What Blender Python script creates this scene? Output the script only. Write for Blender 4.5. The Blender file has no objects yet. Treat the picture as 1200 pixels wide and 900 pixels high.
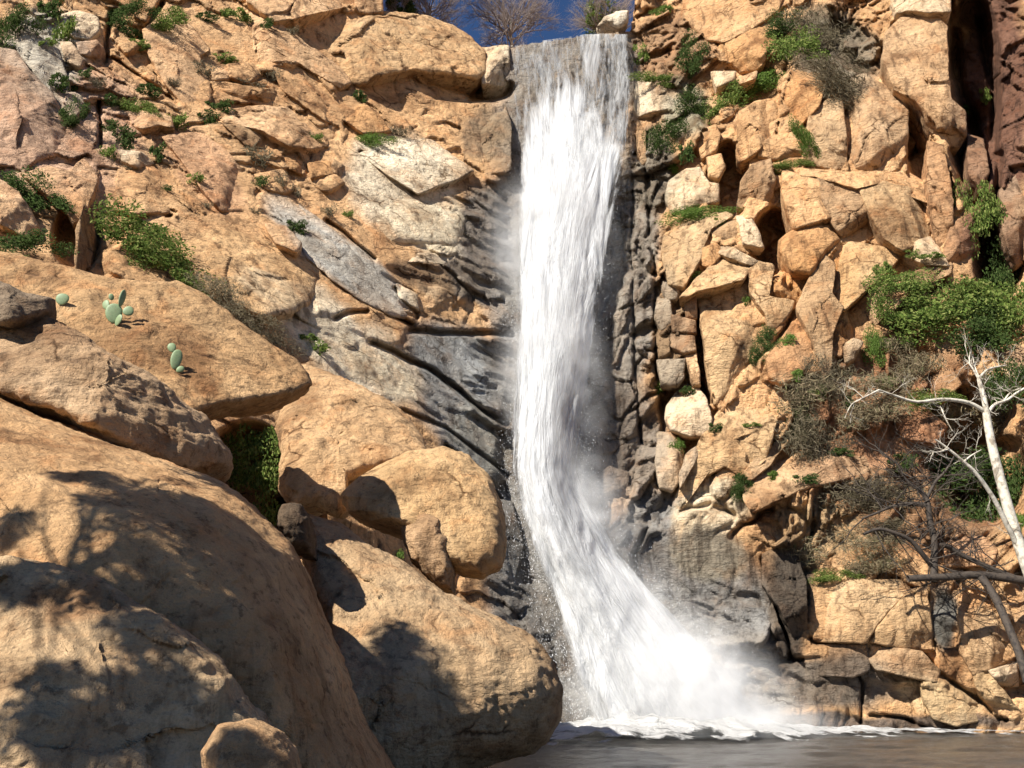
import bpy, math, random
import numpy as np
from mathutils import Vector

random.seed(7)
rng = np.random.default_rng(7)
scene = bpy.context.scene
COL = scene.collection

# ------------------------------------------------------------------ camera
F = 1040.0
PITCH = math.atan(350 / F)
CAMZ = 1.8
CP, SP = math.cos(PITCH), math.sin(PITCH)
cam_data = bpy.data.cameras.new('camera')
cam = bpy.data.objects.new('camera', cam_data)
COL.objects.link(cam)
cam.location = (0, 0, CAMZ)
cam.rotation_euler = (math.pi / 2 + PITCH, 0, 0)
cam_data.sensor_width = 36
cam_data.lens = 36 * F / 1200
cam_data.clip_end = 5000
scene.camera = cam


def ray(px, py):
    u = (np.asarray(px, float) - 600) / F
    v = (450 - np.asarray(py, float)) / F
    return u, CP - v * SP, SP + v * CP


def at(px, py, Y):
    dx, dy, dz = ray(px, py)
    k = Y / dy
    return np.stack([dx * k, dy * k, dz * k + CAMZ], -1)


def project(P):
    x, y, z = P[..., 0], P[..., 1], P[..., 2] - CAMZ
    d = y * CP + z * SP
    return 600 + F * x / d, 450 - F * (z * CP - y * SP) / d


# ------------------------------------------------------------------ noise
def _h(i, j, k, seed):
    n = (i.astype(np.int64) * 374761393 + j.astype(np.int64) * 668265263 + k.astype(np.int64) * 2147483647 + seed * 1274126177) & 0xffffffff
    n = ((n ^ (n >> 13)) * 1274126177) & 0xffffffff
    n = ((n ^ (n >> 16)) * 2246822519) & 0xffffffff
    n = n ^ (n >> 15)
    return (n & 0xffffff) / float(0xffffff)


def noise3(P, seed=0):
    Pi = np.floor(P)
    f = P - Pi
    f = f * f * f * (f * (f * 6 - 15) + 10)
    i, j, k = Pi[..., 0], Pi[..., 1], Pi[..., 2]
    r = 0
    for a in (0, 1):
        wa = f[..., 0] if a else 1 - f[..., 0]
        for b in (0, 1):
            wb = f[..., 1] if b else 1 - f[..., 1]
            for c in (0, 1):
                wc = f[..., 2] if c else 1 - f[..., 2]
                r = r + wa * wb * wc * _h(i + a, j + b, k + c, seed)
    return r * 2 - 1


def fbm(P, oct=4, seed=0, gain=.5, ridge=False):
    s, a, t = 0, 1.0, 0
    for o in range(oct):
        n = noise3(P * (2.03 ** o) + o * 17.3, seed + o)
        if ridge:
            n = 1 - 2 * np.abs(n)
        s = s + a * n
        t += a
        a *= gain
    return s / t


def cells(u, v, seed):
    """2-D Voronoi: F1, F2, random id, offset from the cell's centre"""
    iu, iv = np.floor(u), np.floor(v)
    F1 = np.full(u.shape, 9.0)
    F2 = np.full(u.shape, 9.0)
    ID = np.zeros(u.shape)
    DU = np.zeros(u.shape)
    DV = np.zeros(u.shape)
    z = np.zeros(u.shape)
    for a in (-1, 0, 1):
        for b in (-1, 0, 1):
            ci, cj = iu + a, iv + b
            cx = ci + .1 + .8 * _h(ci, cj, z, seed)
            cy = cj + .1 + .8 * _h(ci, cj, z, seed + 1)
            du, dv = u - cx, v - cy
            d = np.sqrt(du * du + dv * dv)
            m = d < F1
            F2 = np.where(m, F1, np.minimum(F2, d))
            F1 = np.where(m, d, F1)
            ID = np.where(m, _h(ci, cj, z, seed + 2), ID)
            DU = np.where(m, du, DU)
            DV = np.where(m, dv, DV)
    return F1, F2, ID, DU, DV


def sstep(a, b, x):
    t = np.clip((x - a) / (b - a), 0, 1)
    return t * t * (3 - 2 * t)


# ------------------------------------------------------------------ base depth field
CTRL = np.array([
    (-400, -400, 34), (-300, 100, 25), (-300, 300, 20), (-300, 600, 17), (-300, 1000, 15),
    (0, -300, 40), (0, 0, 34), (0, 150, 30), (0, 300, 26), (0, 500, 22), (0, 700, 20), (0, 950, 18),
    (200, -300, 46), (200, 0, 40), (200, 150, 35), (200, 300, 30), (200, 500, 25), (200, 800, 23),
    (400, -300, 52), (400, 0, 46), (400, 150, 41.5), (400, 300, 36), (400, 450, 32), (400, 600, 29), (400, 900, 27),
    (560, -200, 56), (560, 50, 50), (560, 150, 46.5), (560, 250, 43.5), (560, 400, 39.5), (560, 600, 35.5), (560, 850, 32),
    (650, -200, 56), (650, 50, 50), (650, 150, 48), (650, 300, 44), (650, 500, 39.5), (650, 700, 36.5), (700, 870, 35), (650, 1000, 35),
    (740, 60, 49.5), (760, 160, 46.5), (760, 300, 43), (760, 500, 40), (760, 650, 38), (800, 760, 37.2), (800, 860, 36.5), (800, 1000, 36.5),
    (850, -200, 52), (850, 60, 46.5), (850, 250, 42), (850, 400, 39.5), (850, 600, 38),
    (1000, -200, 50), (1000, 0, 45), (1000, 200, 41.5), (1000, 350, 39.5), (1000, 500, 38.5), (1000, 640, 37.6), (1000, 690, 36.8), (1000, 860, 36.4), (1000, 1000, 36.4),
    (1200, -200, 46), (1200, 0, 42), (1200, 300, 38), (1200, 600, 36.3), (1200, 700, 35.7), (1200, 860, 35.6), (1200, 1000, 35.6),
    (1500, -300, 36), (1500, 100, 32), (1500, 400, 30), (1500, 900, 30)], float)


class RBF:
    def __init__(s, pts, val, smooth=.0):
        s.p = pts / 300.0
        n = len(pts)
        K = s.k(s.p, s.p) + np.eye(n) * smooth
        A = np.block([[K, np.ones((n, 1)), s.p], [np.ones((1, n)), np.zeros((1, 3))], [s.p.T, np.zeros((2, 3))]])
        s.w = np.linalg.solve(A, np.concatenate([val, [0, 0, 0]]))

    def k(s, a, b):
        d2 = ((a[:, None] - b[None]) ** 2).sum(-1)
        return .5 * d2 * np.log(d2 + 1e-9)

    def __call__(s, x, y):
        q = np.stack([np.ravel(x), np.ravel(y)], -1) / 300.0
        out = np.empty(len(q))
        for i in range(0, len(q), 20000):
            c = q[i:i + 20000]
            out[i:i + 20000] = s.k(c, s.p) @ s.w[:-3] + s.w[-3] + c @ s.w[-2:]
        return out.reshape(np.shape(x))


base_depth = RBF(CTRL[:, :2], CTRL[:, 2], .002)

# ------------------------------------------------------------------ colours (real base colours of the stone)
TAN = (.60, .372, .19)
TAN2 = (.65, .435, .255)
ORG = (.52, .28, .115)
PALE = (.66, .56, .40)
CREAM = (.72, .62, .46)
PINK = (.56, .37, .25)
GREY = (.43, .38, .30)
LGREY = (.50, .475, .42)
BRN = (.28, .19, .11)
DRK = (.115, .088, .062)
WET = (.23, .22, .205)
RED = (.27, .125, .07)

# px, py, rx, ry, angle(deg, of the long axis, + is clockwise in the picture), colour, wetness
ZONES = [
    (60, 150, 120, 90, 0, PINK, 0), (50, 60, 50, 60, 30, GREY, 0), (240, 200, 70, 30, 45, (.52, .31, .17), 0),
    (470, 215, 70, 60, 30, CREAM, 0), (520, 270, 50, 40, 20, PALE, 0), (400, 300, 110, 26, 38, LGREY, 0.1),
    (400, 400, 120, 40, 38, CREAM, 0), (440, 430, 60, 22, 40, PALE, .1), (330, 340, 60, 22, 30, PALE, 0),
    (575, 160, 34, 40, 90, BRN, .3), (572, 270, 40, 62, 20, (.19, .16, .13), .8), (560, 330, 70, 26, 15, (.18, .145, .11), .7), (500, 325, 40, 20, 25, BRN, .2),
    (540, 430, 75, 48, 25, (.27, .27, .26), .9), (540, 490, 70, 40, 40, (.27, .265, .25), .8), (600, 620, 45, 160, 0, WET, 1), (650, 400, 80, 420, 0, WET, 1),
    (560, 520, 50, 40, 45, (.26, .25, .22), .7),
    (680, 800, 75, 130, 0, WET, 1), (670, 95, 100, 80, 0, (.24, .21, .175), .7),
    (735, 330, 40, 180, 0, (.29, .26, .22), .6), (740, 520, 50, 70, 0, (.24, .20, .16), .8), (770, 650, 70, 80, 0, WET, .9), (830, 720, 90, 80, 0, WET, .9),
    (790, 60, 50, 50, 0, (.36, .22, .12), 0), (800, 130, 30, 40, 0, (.30, .27, .19), 0), (765, 200, 25, 60, 0, (.20, .17, .13), .2),
    (790, 400, 25, 90, 0, BRN, 0), (960, 350, 60, 60, 0, ORG, 0), (980, 60, 50, 60, 120, (.24, .2, .145), 0),
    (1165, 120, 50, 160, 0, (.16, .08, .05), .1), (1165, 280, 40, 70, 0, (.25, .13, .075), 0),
    (1030, 500, 110, 110, 0, (.36, .19, .10), 0), (1080, 600, 110, 60, 0, (.33, .19, .10), 0), (950, 620, 60, 40, 0, (.48, .33, .18), 0), (900, 540, 40, 50, 0, TAN, 0),
    (830, 600, 50, 40, 140, PALE, .1), (830, 650, 50, 30, 0, (.24, .21, .16), .4),
    (960, 800, 130, 34, 0, (.19, .155, .12), .6), (870, 800, 80, 60, 0, (.23, .205, .175), .8), (1100, 815, 60, 24, 20, (.58, .42, .24), 0), (1000, 850, 220, 14, 0, (.16, .12, .09), .8),
    (1150, 740, 50, 60, 0, TAN, 0), (1000, 720, 60, 40, 0, TAN, 0),
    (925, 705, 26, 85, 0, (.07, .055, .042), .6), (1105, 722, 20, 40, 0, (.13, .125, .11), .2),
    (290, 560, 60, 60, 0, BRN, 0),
]


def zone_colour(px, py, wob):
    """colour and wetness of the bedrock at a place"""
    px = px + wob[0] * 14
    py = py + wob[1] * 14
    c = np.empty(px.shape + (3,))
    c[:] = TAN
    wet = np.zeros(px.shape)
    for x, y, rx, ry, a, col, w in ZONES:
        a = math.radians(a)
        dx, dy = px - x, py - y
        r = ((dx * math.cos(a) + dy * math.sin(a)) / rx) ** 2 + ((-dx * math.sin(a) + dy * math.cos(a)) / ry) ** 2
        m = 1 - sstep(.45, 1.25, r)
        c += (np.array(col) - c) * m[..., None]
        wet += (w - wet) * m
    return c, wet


# ------------------------------------------------------------------ materials
def new_mat(name):
    m = bpy.data.materials.new(name)
    m.use_nodes = True
    nt = m.node_tree
    for n in list(nt.nodes):
        nt.nodes.remove(n)
    return m, nt


def N(nt, t, **kw):
    n = nt.nodes.new(t)
    for k, v in kw.items():
        if k.startswith('i_'):
            n.inputs[k[2:].replace('_', ' ')].default_value = v
        else:
            setattr(n, k, v)
    return n


def L(nt, a, b):
    nt.links.new(a, b)


def math_n(nt, op, a, b=None, clamp=False):
    n = nt.nodes.new('ShaderNodeMath')
    n.operation = op
    n.use_clamp = clamp
    for i, x in enumerate((a, b)):
        if x is None:
            continue
        if isinstance(x, (int, float)):
            n.inputs[i].default_value = x
        else:
            L(nt, x, n.inputs[i])
    return n.outputs[0]


def ramp(nt, src, stops):
    r = nt.nodes.new('ShaderNodeValToRGB')
    e = r.color_ramp.elements
    while len(e) < len(stops):
        e.new(.5)
    for q, (p, c) in zip(e, stops):
        q.position = p
        q.color = c if len(c) == 4 else tuple(c) + (1,)
    L(nt, src, r.inputs[0])
    return r.outputs[0]


def mixc(nt, mode, fac, a, b):
    n = nt.nodes.new('ShaderNodeMix')
    n.data_type = 'RGBA'
    n.blend_type = mode
    for s, x in ((n.inputs[0], fac), (n.inputs[6], a), (n.inputs[7], b)):
        if isinstance(x, (int, float)):
            s.default_value = x
        elif isinstance(x, tuple):
            s.default_value = x if len(x) == 4 else x + (1,)
        else:
            L(nt, x, s)
    return n.outputs[2]


def noise_n(nt, vec, scale, detail=6, rough=.6, dist=0.0):
    n = N(nt, 'ShaderNodeTexNoise')
    n.inputs['Scale'].default_value = scale
    n.inputs['Detail'].default_value = detail
    n.inputs['Roughness'].default_value = rough
    n.inputs['Distortion'].default_value = dist
    L(nt, vec, n.inputs['Vector'])
    return n.outputs['Fac']


def mapping(nt, vec, scale=(1, 1, 1), rot=(0, 0, 0)):
    n = N(nt, 'ShaderNodeMapping')
    n.inputs['Scale'].default_value = scale
    n.inputs['Rotation'].default_value = rot
    L(nt, vec, n.inputs['Vector'])
    return n.outputs[0]


def rock_material(name, s, bump_d, streak=.5, dark=.4, gate0=.47):
    """s: size factor of the detail (1 = far cliff, larger = nearer, finer)"""
    m, nt = new_mat(name)
    out = N(nt, 'ShaderNodeOutputMaterial')
    b = N(nt, 'ShaderNodeBsdfPrincipled')
    L(nt, b.outputs[0], out.inputs[0])
    geo = N(nt, 'ShaderNodeNewGeometry').outputs['Position']
    col = N(nt, 'ShaderNodeAttribute', attribute_name='tint').outputs['Color']
    wet = N(nt, 'ShaderNodeAttribute', attribute_name='wet').outputs['Fac']
    n1 = noise_n(nt, geo, .35 * s, 7, .62, .4)
    c = mixc(nt, 'MULTIPLY', 1, col, ramp(nt, n1, [(.34, (.52, .44, .38)), (.46, (.98, .95, .92)), (.56, (1.05, 1.05, 1.05)), (.66, (1.25, 1.28, 1.32))]))
    # ochre and rust patches
    n2 = noise_n(nt, geo, .9 * s, 5, .6, .8)
    c = mixc(nt, 'MIX', ramp(nt, n2, [(.52, (0, 0, 0)), (.68, (.42, .42, .42))]), c, mixc(nt, 'MULTIPLY', 1, c, (1.02, .72, .5)))
    # run-off streaks, stretched down the face
    st = noise_n(nt, mapping(nt, geo, (2.2 * s, 2.2 * s, .22 * s)), 1.0, 6, .65, .3)
    c = mixc(nt, 'MULTIPLY', streak, c, ramp(nt, st, [(.36, (.26, .22, .19)), (.46, (.92, .9, .88)), (.7, (1.15, 1.12, 1.08))]))
    # dark mineral blotches / lichen
    n3 = noise_n(nt, geo, 3.2 * s, 8, .72, .2)
    c = mixc(nt, 'MULTIPLY', dark, c, ramp(nt, n3, [(.38, (.25, .22, .2)), (.45, (.95, .95, .95)), (.66, (1.2, 1.18, 1.15))]))
    # fine grain
    n4 = noise_n(nt, geo, 22 * s, 4, .7)
    c = mixc(nt, 'MULTIPLY', .35, c, ramp(nt, n4, [(.33, (.55, .52, .5)), (.5, (1, 1, 1)), (.7, (1.3, 1.28, 1.25))]))
    CK = len(nt.nodes)
    rr = math_n(nt, 'MULTIPLY_ADD', wet, -.58)
    rr.node.inputs[2].default_value = .9
    L(nt, rr, b.inputs['Roughness'])
    b.inputs['Specular IOR Level'].default_value = .25
    # relief: fracture lines, lumps, grain
    v = N(nt, 'ShaderNodeTexVoronoi', feature='DISTANCE_TO_EDGE')
    wob = N(nt, 'ShaderNodeTexNoise')
    wob.inputs['Scale'].default_value = 1.1 * s
    wob.inputs['Detail'].default_value = 4
    L(nt, geo, wob.inputs['Vector'])
    vm = N(nt, 'ShaderNodeVectorMath', operation='MULTIPLY_ADD')
    vm.inputs[1].default_value = (1.1 / s,) * 3
    L(nt, wob.outputs['Color'], vm.inputs[0])
    L(nt, mapping(nt, geo, (1, 1, 1.5), (.3, .5, .2)), vm.inputs[2])
    L(nt, vm.outputs[0], v.inputs['Vector'])
    v.inputs['Scale'].default_value = .45 * s
    crack = ramp(nt, v.outputs['Distance'], [(0, (0, 0, 0)), (.035, (.85, .85, .85)), (.2, (1, 1, 1))])
    # colour darkens along the fracture lines, here and there
    gate = ramp(nt, noise_n(nt, geo, .5 * s, 3, .5), [(gate0, (0, 0, 0)), (gate0 + .09, (1, 1, 1))])
    c = mixc(nt, 'MULTIPLY', gate, c, ramp(nt, v.outputs['Distance'], [(0, (.2, .16, .12)), (.012, (.5, .45, .4)), (.03, (1, 1, 1))]))
    L(nt, c, b.inputs['Base Color'])
    h = math_n(nt, 'MULTIPLY', noise_n(nt, geo, 1.4 * s, 9, .68, .3), 1.3)
    h = math_n(nt, 'ADD', h, math_n(nt, 'MULTIPLY', crack, .05))
    h = math_n(nt, 'ADD', h, math_n(nt, 'MULTIPLY', noise_n(nt, mapping(nt, geo, (1, 1, 4), (.2, .45, 0)), 2.2 * s, 6, .6), .35))
    h = math_n(nt, 'ADD', h, math_n(nt, 'MULTIPLY', n4, .09))
    bp = N(nt, 'ShaderNodeBump')
    bp.inputs['Strength'].default_value = 1
    bp.inputs['Distance'].default_value = bump_d
    L(nt, h, bp.inputs['Height'])
    L(nt, bp.outputs[0], b.inputs['Normal'])
    return m


M_CLIFF = rock_material('cliff_rock', 1.0, .42, .75, .5, .53)
M_MID = rock_material('boulder_rock', 1.4, .26, .45, .6, .56)
M_NEAR = rock_material('near_boulder_rock', 2.2, .13, .45, .6, .60)


def leaf_mat(name, cols, trans=.35):
    m, nt = new_mat(name)
    out = N(nt, 'ShaderNodeOutputMaterial')
    b = N(nt, 'ShaderNodeBsdfDiffuse')
    t = N(nt, 'ShaderNodeBsdfTranslucent')
    mx = N(nt, 'ShaderNodeMixShader')
    mx.inputs[0].default_value = trans
    rnd = N(nt, 'ShaderNodeNewGeometry').outputs['Random Per Island']
    c = ramp(nt, rnd, [(i / (len(cols) - 1), q) for i, q in enumerate(cols)])
    L(nt, c, b.inputs[0])
    L(nt, c, t.inputs[0])
    L(nt, b.outputs[0], mx.inputs[1])
    L(nt, t.outputs[0], mx.inputs[2])
    L(nt, mx.outputs[0], out.inputs[0])
    return m


M_GREEN = leaf_mat('green_foliage', [(.045, .075, .018), (.10, .155, .035), (.17, .23, .055), (.25, .27, .09)])
M_DARKG = leaf_mat('dark_foliage', [(.025, .045, .014), (.055, .09, .025), (.095, .125, .045)])
M_BRIGHT = leaf_mat('bright_foliage', [(.06, .11, .022), (.11, .18, .035), (.17, .23, .07)])
M_DRY = leaf_mat('dry_brush', [(.10, .08, .05), (.19, .15, .09), (.28, .22, .14), (.12, .13, .06)], .15)
M_GREYB = leaf_mat('grey_brush', [(.07, .06, .035), (.13, .11, .07), (.20, .165, .11)], .15)
M_TWIG = leaf_mat('bare_twig', [(.20, .16, .15), (.30, .25, .23), (.40, .34, .31)], .1)


def bark(name, a, c, sc=6.0):
    m, nt = new_mat(name)
    out = N(nt, 'ShaderNodeOutputMaterial')
    b = N(nt, 'ShaderNodeBsdfPrincipled')
    L(nt, b.outputs[0], out.inputs[0])
    geo = N(nt, 'ShaderNodeNewGeometry').outputs['Position']
    n = noise_n(nt, geo, sc, 5, .65, .4)
    L(nt, ramp(nt, n, [(.38, a), (.52, c)]), b.inputs['Base Color'])
    b.inputs['Roughness'].default_value = .8
    bp = N(nt, 'ShaderNodeBump')
    bp.inputs['Distance'].default_value = .02
    L(nt, noise_n(nt, geo, sc * 3, 5, .6), bp.inputs['Height'])
    L(nt, bp.outputs[0], b.inputs['Normal'])
    return m


M_WHITEBARK = bark('white_bark', (.24, .20, .15), (.55, .50, .41), 3.5)
M_DARKBARK = bark('dark_bark', (.018, .013, .010), (.05, .037, .027))
M_GREYBARK = bark('grey_bark', (.2, .16, .12), (.42, .36, .3))
m, nt = new_mat('cactus_skin')
o_ = N(nt, 'ShaderNodeOutputMaterial')
b_ = N(nt, 'ShaderNodeBsdfPrincipled')
L(nt, b_.outputs[0], o_.inputs[0])
vv = N(nt, 'ShaderNodeTexVoronoi')
vv.inputs['Scale'].default_value = 22
L(nt, N(nt, 'ShaderNodeNewGeometry').outputs['Position'], vv.inputs['Vector'])
L(nt, ramp(nt, vv.outputs['Distance'], [(.08, (.34, .29, .17)), (.18, (.15, .21, .10)), (.6, (.19, .26, .13))]), b_.inputs['Base Color'])
b_.inputs['Roughness'].default_value = .6
M_CACTUS = m


# ------------------------------------------------------------------ mesh helpers
def mesh_obj(name, V, Fc, mat, parent=None, smooth=True, tint=None, wet=None, link=True):
    me = bpy.data.meshes.new(name)
    V = np.asarray(V, np.float32)
    Fc = np.asarray(Fc, np.int32)
    nf, k = Fc.shape
    me.vertices.add(len(V))
    me.vertices.foreach_set('co', V.ravel())
    me.loops.add(nf * k)
    me.loops.foreach_set('vertex_index', Fc.ravel())
    me.polygons.add(nf)
    me.polygons.foreach_set('loop_start', np.arange(0, nf * k, k, dtype=np.int32))
    me.polygons.foreach_set('use_smooth', np.full(nf, smooth))
    me.update(calc_edges=True)
    if tint is not None:
        a = me.attributes.new('tint', 'FLOAT_COLOR', 'POINT')
        a.data.foreach_set('color', np.concatenate([tint, np.ones((len(V), 1))], 1).astype(np.float32).ravel())
        a = me.attributes.new('wet', 'FLOAT', 'POINT')
        a.data.foreach_set('value', np.broadcast_to(wet, (len(V),)).astype(np.float32))
    me.materials.append(mat)
    o = bpy.data.objects.new(name, me)
    if link:
        COL.objects.link(o)
    if parent:
        o.parent = parent
    return o


def tag(o, label=None, cat=None, group=None, kind=None):
    if label:
        o['label'] = label
    if cat:
        o['category'] = cat
    if group:
        o['group'] = group
    if kind:
        o['kind'] = kind
    return o


def grid_faces(nr, nc, wrap=False):
    r = np.arange(nr - 1)[:, None]
    c = np.arange(nc if wrap else nc - 1)[None]
    c2 = (c + 1) % nc
    return np.stack([r * nc + c, r * nc + c2, (r + 1) * nc + c2, (r + 1) * nc + c], -1).reshape(-1, 4)


def normals(V, Fc):
    a, b, c = V[Fc[:, 0]], V[Fc[:, 1]], V[Fc[:, 2]]
    d = V[Fc[:, 3]]
    n = np.cross(c - a, d - b)
    vn = np.zeros_like(V)
    for k in range(4):
        np.add.at(vn, Fc[:, k], n)
    return vn / (np.linalg.norm(vn, axis=1, keepdims=True) + 1e-9)


# ------------------------------------------------------------------ bedrock cliffs
CRACKS = [  # polyline, half-width px, depth m
    ([(131, 15), (125, 45), (122, 72)], 3, 1.6), ([(118, 120), (119, 145), (115, 172)], 2, 1.2), ([(187, 5), (176, 26), (163, 46)], 3, 1.5),
    ([(380, 258), (400, 272), (416, 286), (440, 304)], 2.2, .8), ([(380, 318), (408, 336), (436, 354), (482, 378)], 2.2, .9),
    ([(464, 338), (470, 348), (486, 362), (488, 370)], 2.2, .8), ([(392, 372), (405, 365), (430, 362)], 2.2, .8),
    ([(432, 398), (460, 410), (500, 432), (533, 456), (572, 483), (594, 496)], 3.0, 1.1),
    ([(423, 180), (442, 190), (462, 204), (489, 224), (520, 214), (552, 203)], 1.8, .7),
    ([(200, 250), (180, 252), (165, 253), (140, 250)], 2, .8), ([(150, 228), (180, 234), (205, 246)], 1.6, .5),
    ([(100, 60), (135, 70), (175, 100), (205, 122)], 1.8, .7), ([(215, 60), (235, 75)], 1.4, .5),
    ([(336, 270), (356, 290), (370, 296)], 2, .7), ([(480, 385), (540, 388), (600, 392)], 3, 1.0),
    ([(520, 520), (560, 550), (590, 590)], 2, .7), ([(470, 480), (520, 500), (560, 530), (600, 560)], 2, .6),
    ([(756, 160), (758, 230), (766, 300), (768, 380), (774, 460), (780, 540)], 2.6, .9),
    ([(740, 200), (738, 300), (745, 420), (752, 520)], 2, .5),
    ([(893, 655), (905, 700), (925, 770)], 2.5, 1.0), ([(850, 772), (900, 776), (960, 770)], 2.5, .8),
    ([(1020, 840), (1060, 845), (1095, 858)], 2, .6), ([(1000, 770), (1012, 800), (1008, 850)], 1.5, .5),
    ([(1010, 752), (960, 752), (945, 748)], 2, .7), ([(1065, 745), (1100, 790), (1180, 845)], 2.5, .7),
    ([(1113, 0), (1118, 60), (1124, 110), (1145, 160), (1140, 240)], 7, 2.8), ([(1172, 180), (1165, 260), (1160, 330)], 5, 2.0), ([(1150, 20), (1160, 120), (1170, 180)], 4, 1.5),
]


def seg_dist(px, py, pts):
    D = np.full(px.shape, 1e9)
    for (x0, y0), (x1, y1) in zip(pts[:-1], pts[1:]):
        dx, dy = x1 - x0, y1 - y0
        t = np.clip(((px - x0) * dx + (py - y0) * dy) / (dx * dx + dy * dy), 0, 1)
        D = np.minimum(D, np.hypot(px - x0 - t * dx, py - y0 - t * dy))
    return D


# px, py, rx, ry, metres further back (+) or forward (-)
HOLLOWS = [
    (290, 565, 60, 70, 3.0), (345, 620, 40, 40, 2.0), (660, 250, 75, 260, 1.0), (640, 560, 60, 160, .6),
    (853, 215, 26, 50, 2.2), (905, 285, 26, 42, 2.4), (822, 410, 13, 90, 1.6), (1140, 110, 34, 130, 2.6), (1075, 170, 14, 50, 2.0),
    (552, 105, 60, 16, 2.2), (1170, 300, 30, 60, 1.6), (800, 480, 30, 60, .5), (90, 280, 30, 40, 1.5), (1150, 560, 60, 60, 1.6),
    (1010, 40, 40, 60, .6), (1140, 480, 50, 40, 1.2), (870, 100, 50, 30, .5),
]
SMOOTH = [(450, 230, 90, 80), (420, 320, 90, 50), (400, 420, 100, 60), (540, 440, 90, 70), (560, 520, 60, 50), (650, 500, 60, 260), (240, 310, 90, 60), (1000, 720, 70, 40), (830, 690, 90, 70), (900, 800, 120, 50)]
STRATA = [(880, 790, 90, 40), (565, 285, 60, 80), (540, 330, 90, 40), (600, 450, 60, 70)]
CRUMBLE = [(785, 50, 50, 60), (765, 230, 34, 110), (780, 400, 34, 110), (770, 540, 40, 70), (960, 600, 90, 50), (1060, 560, 110, 90), (1165, 330, 40, 50), (70, 60, 80, 60), (1000, 50, 50, 60), (150, 130, 70, 50)]


def blob(px, py, lst, soft=(.5, 1.3)):
    m = np.zeros(px.shape)
    for x, y, rx, ry in lst:
        m = np.maximum(m, 1 - sstep(soft[0], soft[1], ((px - x) / rx) ** 2 + ((py - y) / ry) ** 2))
    return m


def relief(px, py, Y):
    """metres to take off the depth: blocks, cracks, hollows of the bedrock"""
    P = at(px, py, Y)
    X, Z = P[..., 0], P[..., 2]
    w1 = fbm(P * .35, 3, 11)
    w2 = fbm(P * .35 + 50, 3, 12)
    left = 1 - sstep(560, 720, px)
    out = 0
    sm = blob(px, py, SMOOTH)
    cr = blob(px, py, CRUMBLE)
    for side in (0, 1):
        a = math.radians(-42 if side == 0 else 62)
        U = (X * math.cos(a) + Z * math.sin(a)) + w1 * 1.6
        W = (-X * math.sin(a) + Z * math.cos(a)) + w2 * 1.6
        o = 0
        for (su, sv, amp, til, seed) in ((5.2, 2.6, .75, .5, 1), (2.3, 1.1, .40, .35, 5), (1.0, .55, .2, .5, 9), (.5, .3, .1, .6, 14)):
            F1, F2, ID, DU, DV = cells(U / su + seed, W / sv, seed * 31 + side * 7)
            tx = (np.mod(ID * 77.7, 1) - .5) * 2
            ty = (np.mod(ID * 133.3, 1) - .5) * 2
            e = sstep(0, .14, F2 - F1)
            k = amp * ((ID - .5) * 1.5 + til * (tx * DU + ty * DV) * 1.6) * e + (e - 1) * amp * (.5 if seed < 6 else .22)
            if seed == 1:
                k = k * (1 - .75 * sm)
            elif seed == 5:
                k = k * (1 - .85 * sm + .4 * cr)
            else:
                k = k * (.6 - .5 * sm + 1.3 * cr)
            o = o + k
        out = out + o * (left * .6 if side == 0 else 1 - left)
    out = out + fbm(P * .8, 5, 3) * .11 * (1 - .6 * sm) + fbm(P * 2.2, 4, 31) * (.04 + .06 * cr) * (1 - .7 * sm)
    # strata beside the fall
    stt = blob(px, py, STRATA)
    q = (Z + X * .35 + w1 * .9) * 1.5
    out = out + stt * (.9 * fbm(np.stack([X * .18, Y * .1, q * .9], -1), 4, 77) + .22 * (np.abs(np.mod(q * .8 + w2, 1) - .5) * 2 - .5))
    fine = (Z + X * .55 + w2 * .8) * 2.3
    out = out + blob(px, py, [(545, 450, 80, 80), (600, 600, 50, 120), (860, 780, 120, 60), (830, 720, 80, 60)]) * .30 * fbm(np.stack([(X - Z * .5) * .5, Y * .5, fine * 1.2], -1), 4, 66)
    out = out + blob(px, py, [(1165, 150, 56, 190), (985, 60, 40, 60)]) * (.7 * fbm(np.stack([X * 1.1 + w1, Y * .5, Z * .16], -1), 4, 88))
    for x, y, rx, ry, d in HOLLOWS:
        out = out - (1.8 if x > 750 else 1.2) * d * (1 - sstep(.4, 1.15, ((px - x) / rx) ** 2 + ((py - y) / ry) ** 2))
    jx, jy = w1 * 5, w2 * 5
    for pts, hw, d in CRACKS:
        x0, x1 = min(p[0] for p in pts) - 30, max(p[0] for p in pts) + 30
        y0, y1 = min(p[1] for p in pts) - 30, max(p[1] for p in pts) + 30
        mk = (px > x0) & (px < x1) & (py > y0) & (py < y1)
        if mk.any():
            dd = seg_dist(px[mk] + jx[mk], py[mk] + jy[mk], pts)
            out[mk] -= d * np.exp(-(dd / hw) ** 2)
    return out, P


SKYLINE = np.array([(-400, -400), (380, -400), (418, -60), (440, 2), (446, 18), (510, 34), (545, 50), (566, 60), (594, 58), (610, 52), (640, 48), (700, 39), (738, 36), (741, 20), (746, -20), (790, -300), (1600, -400)], float)

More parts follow.
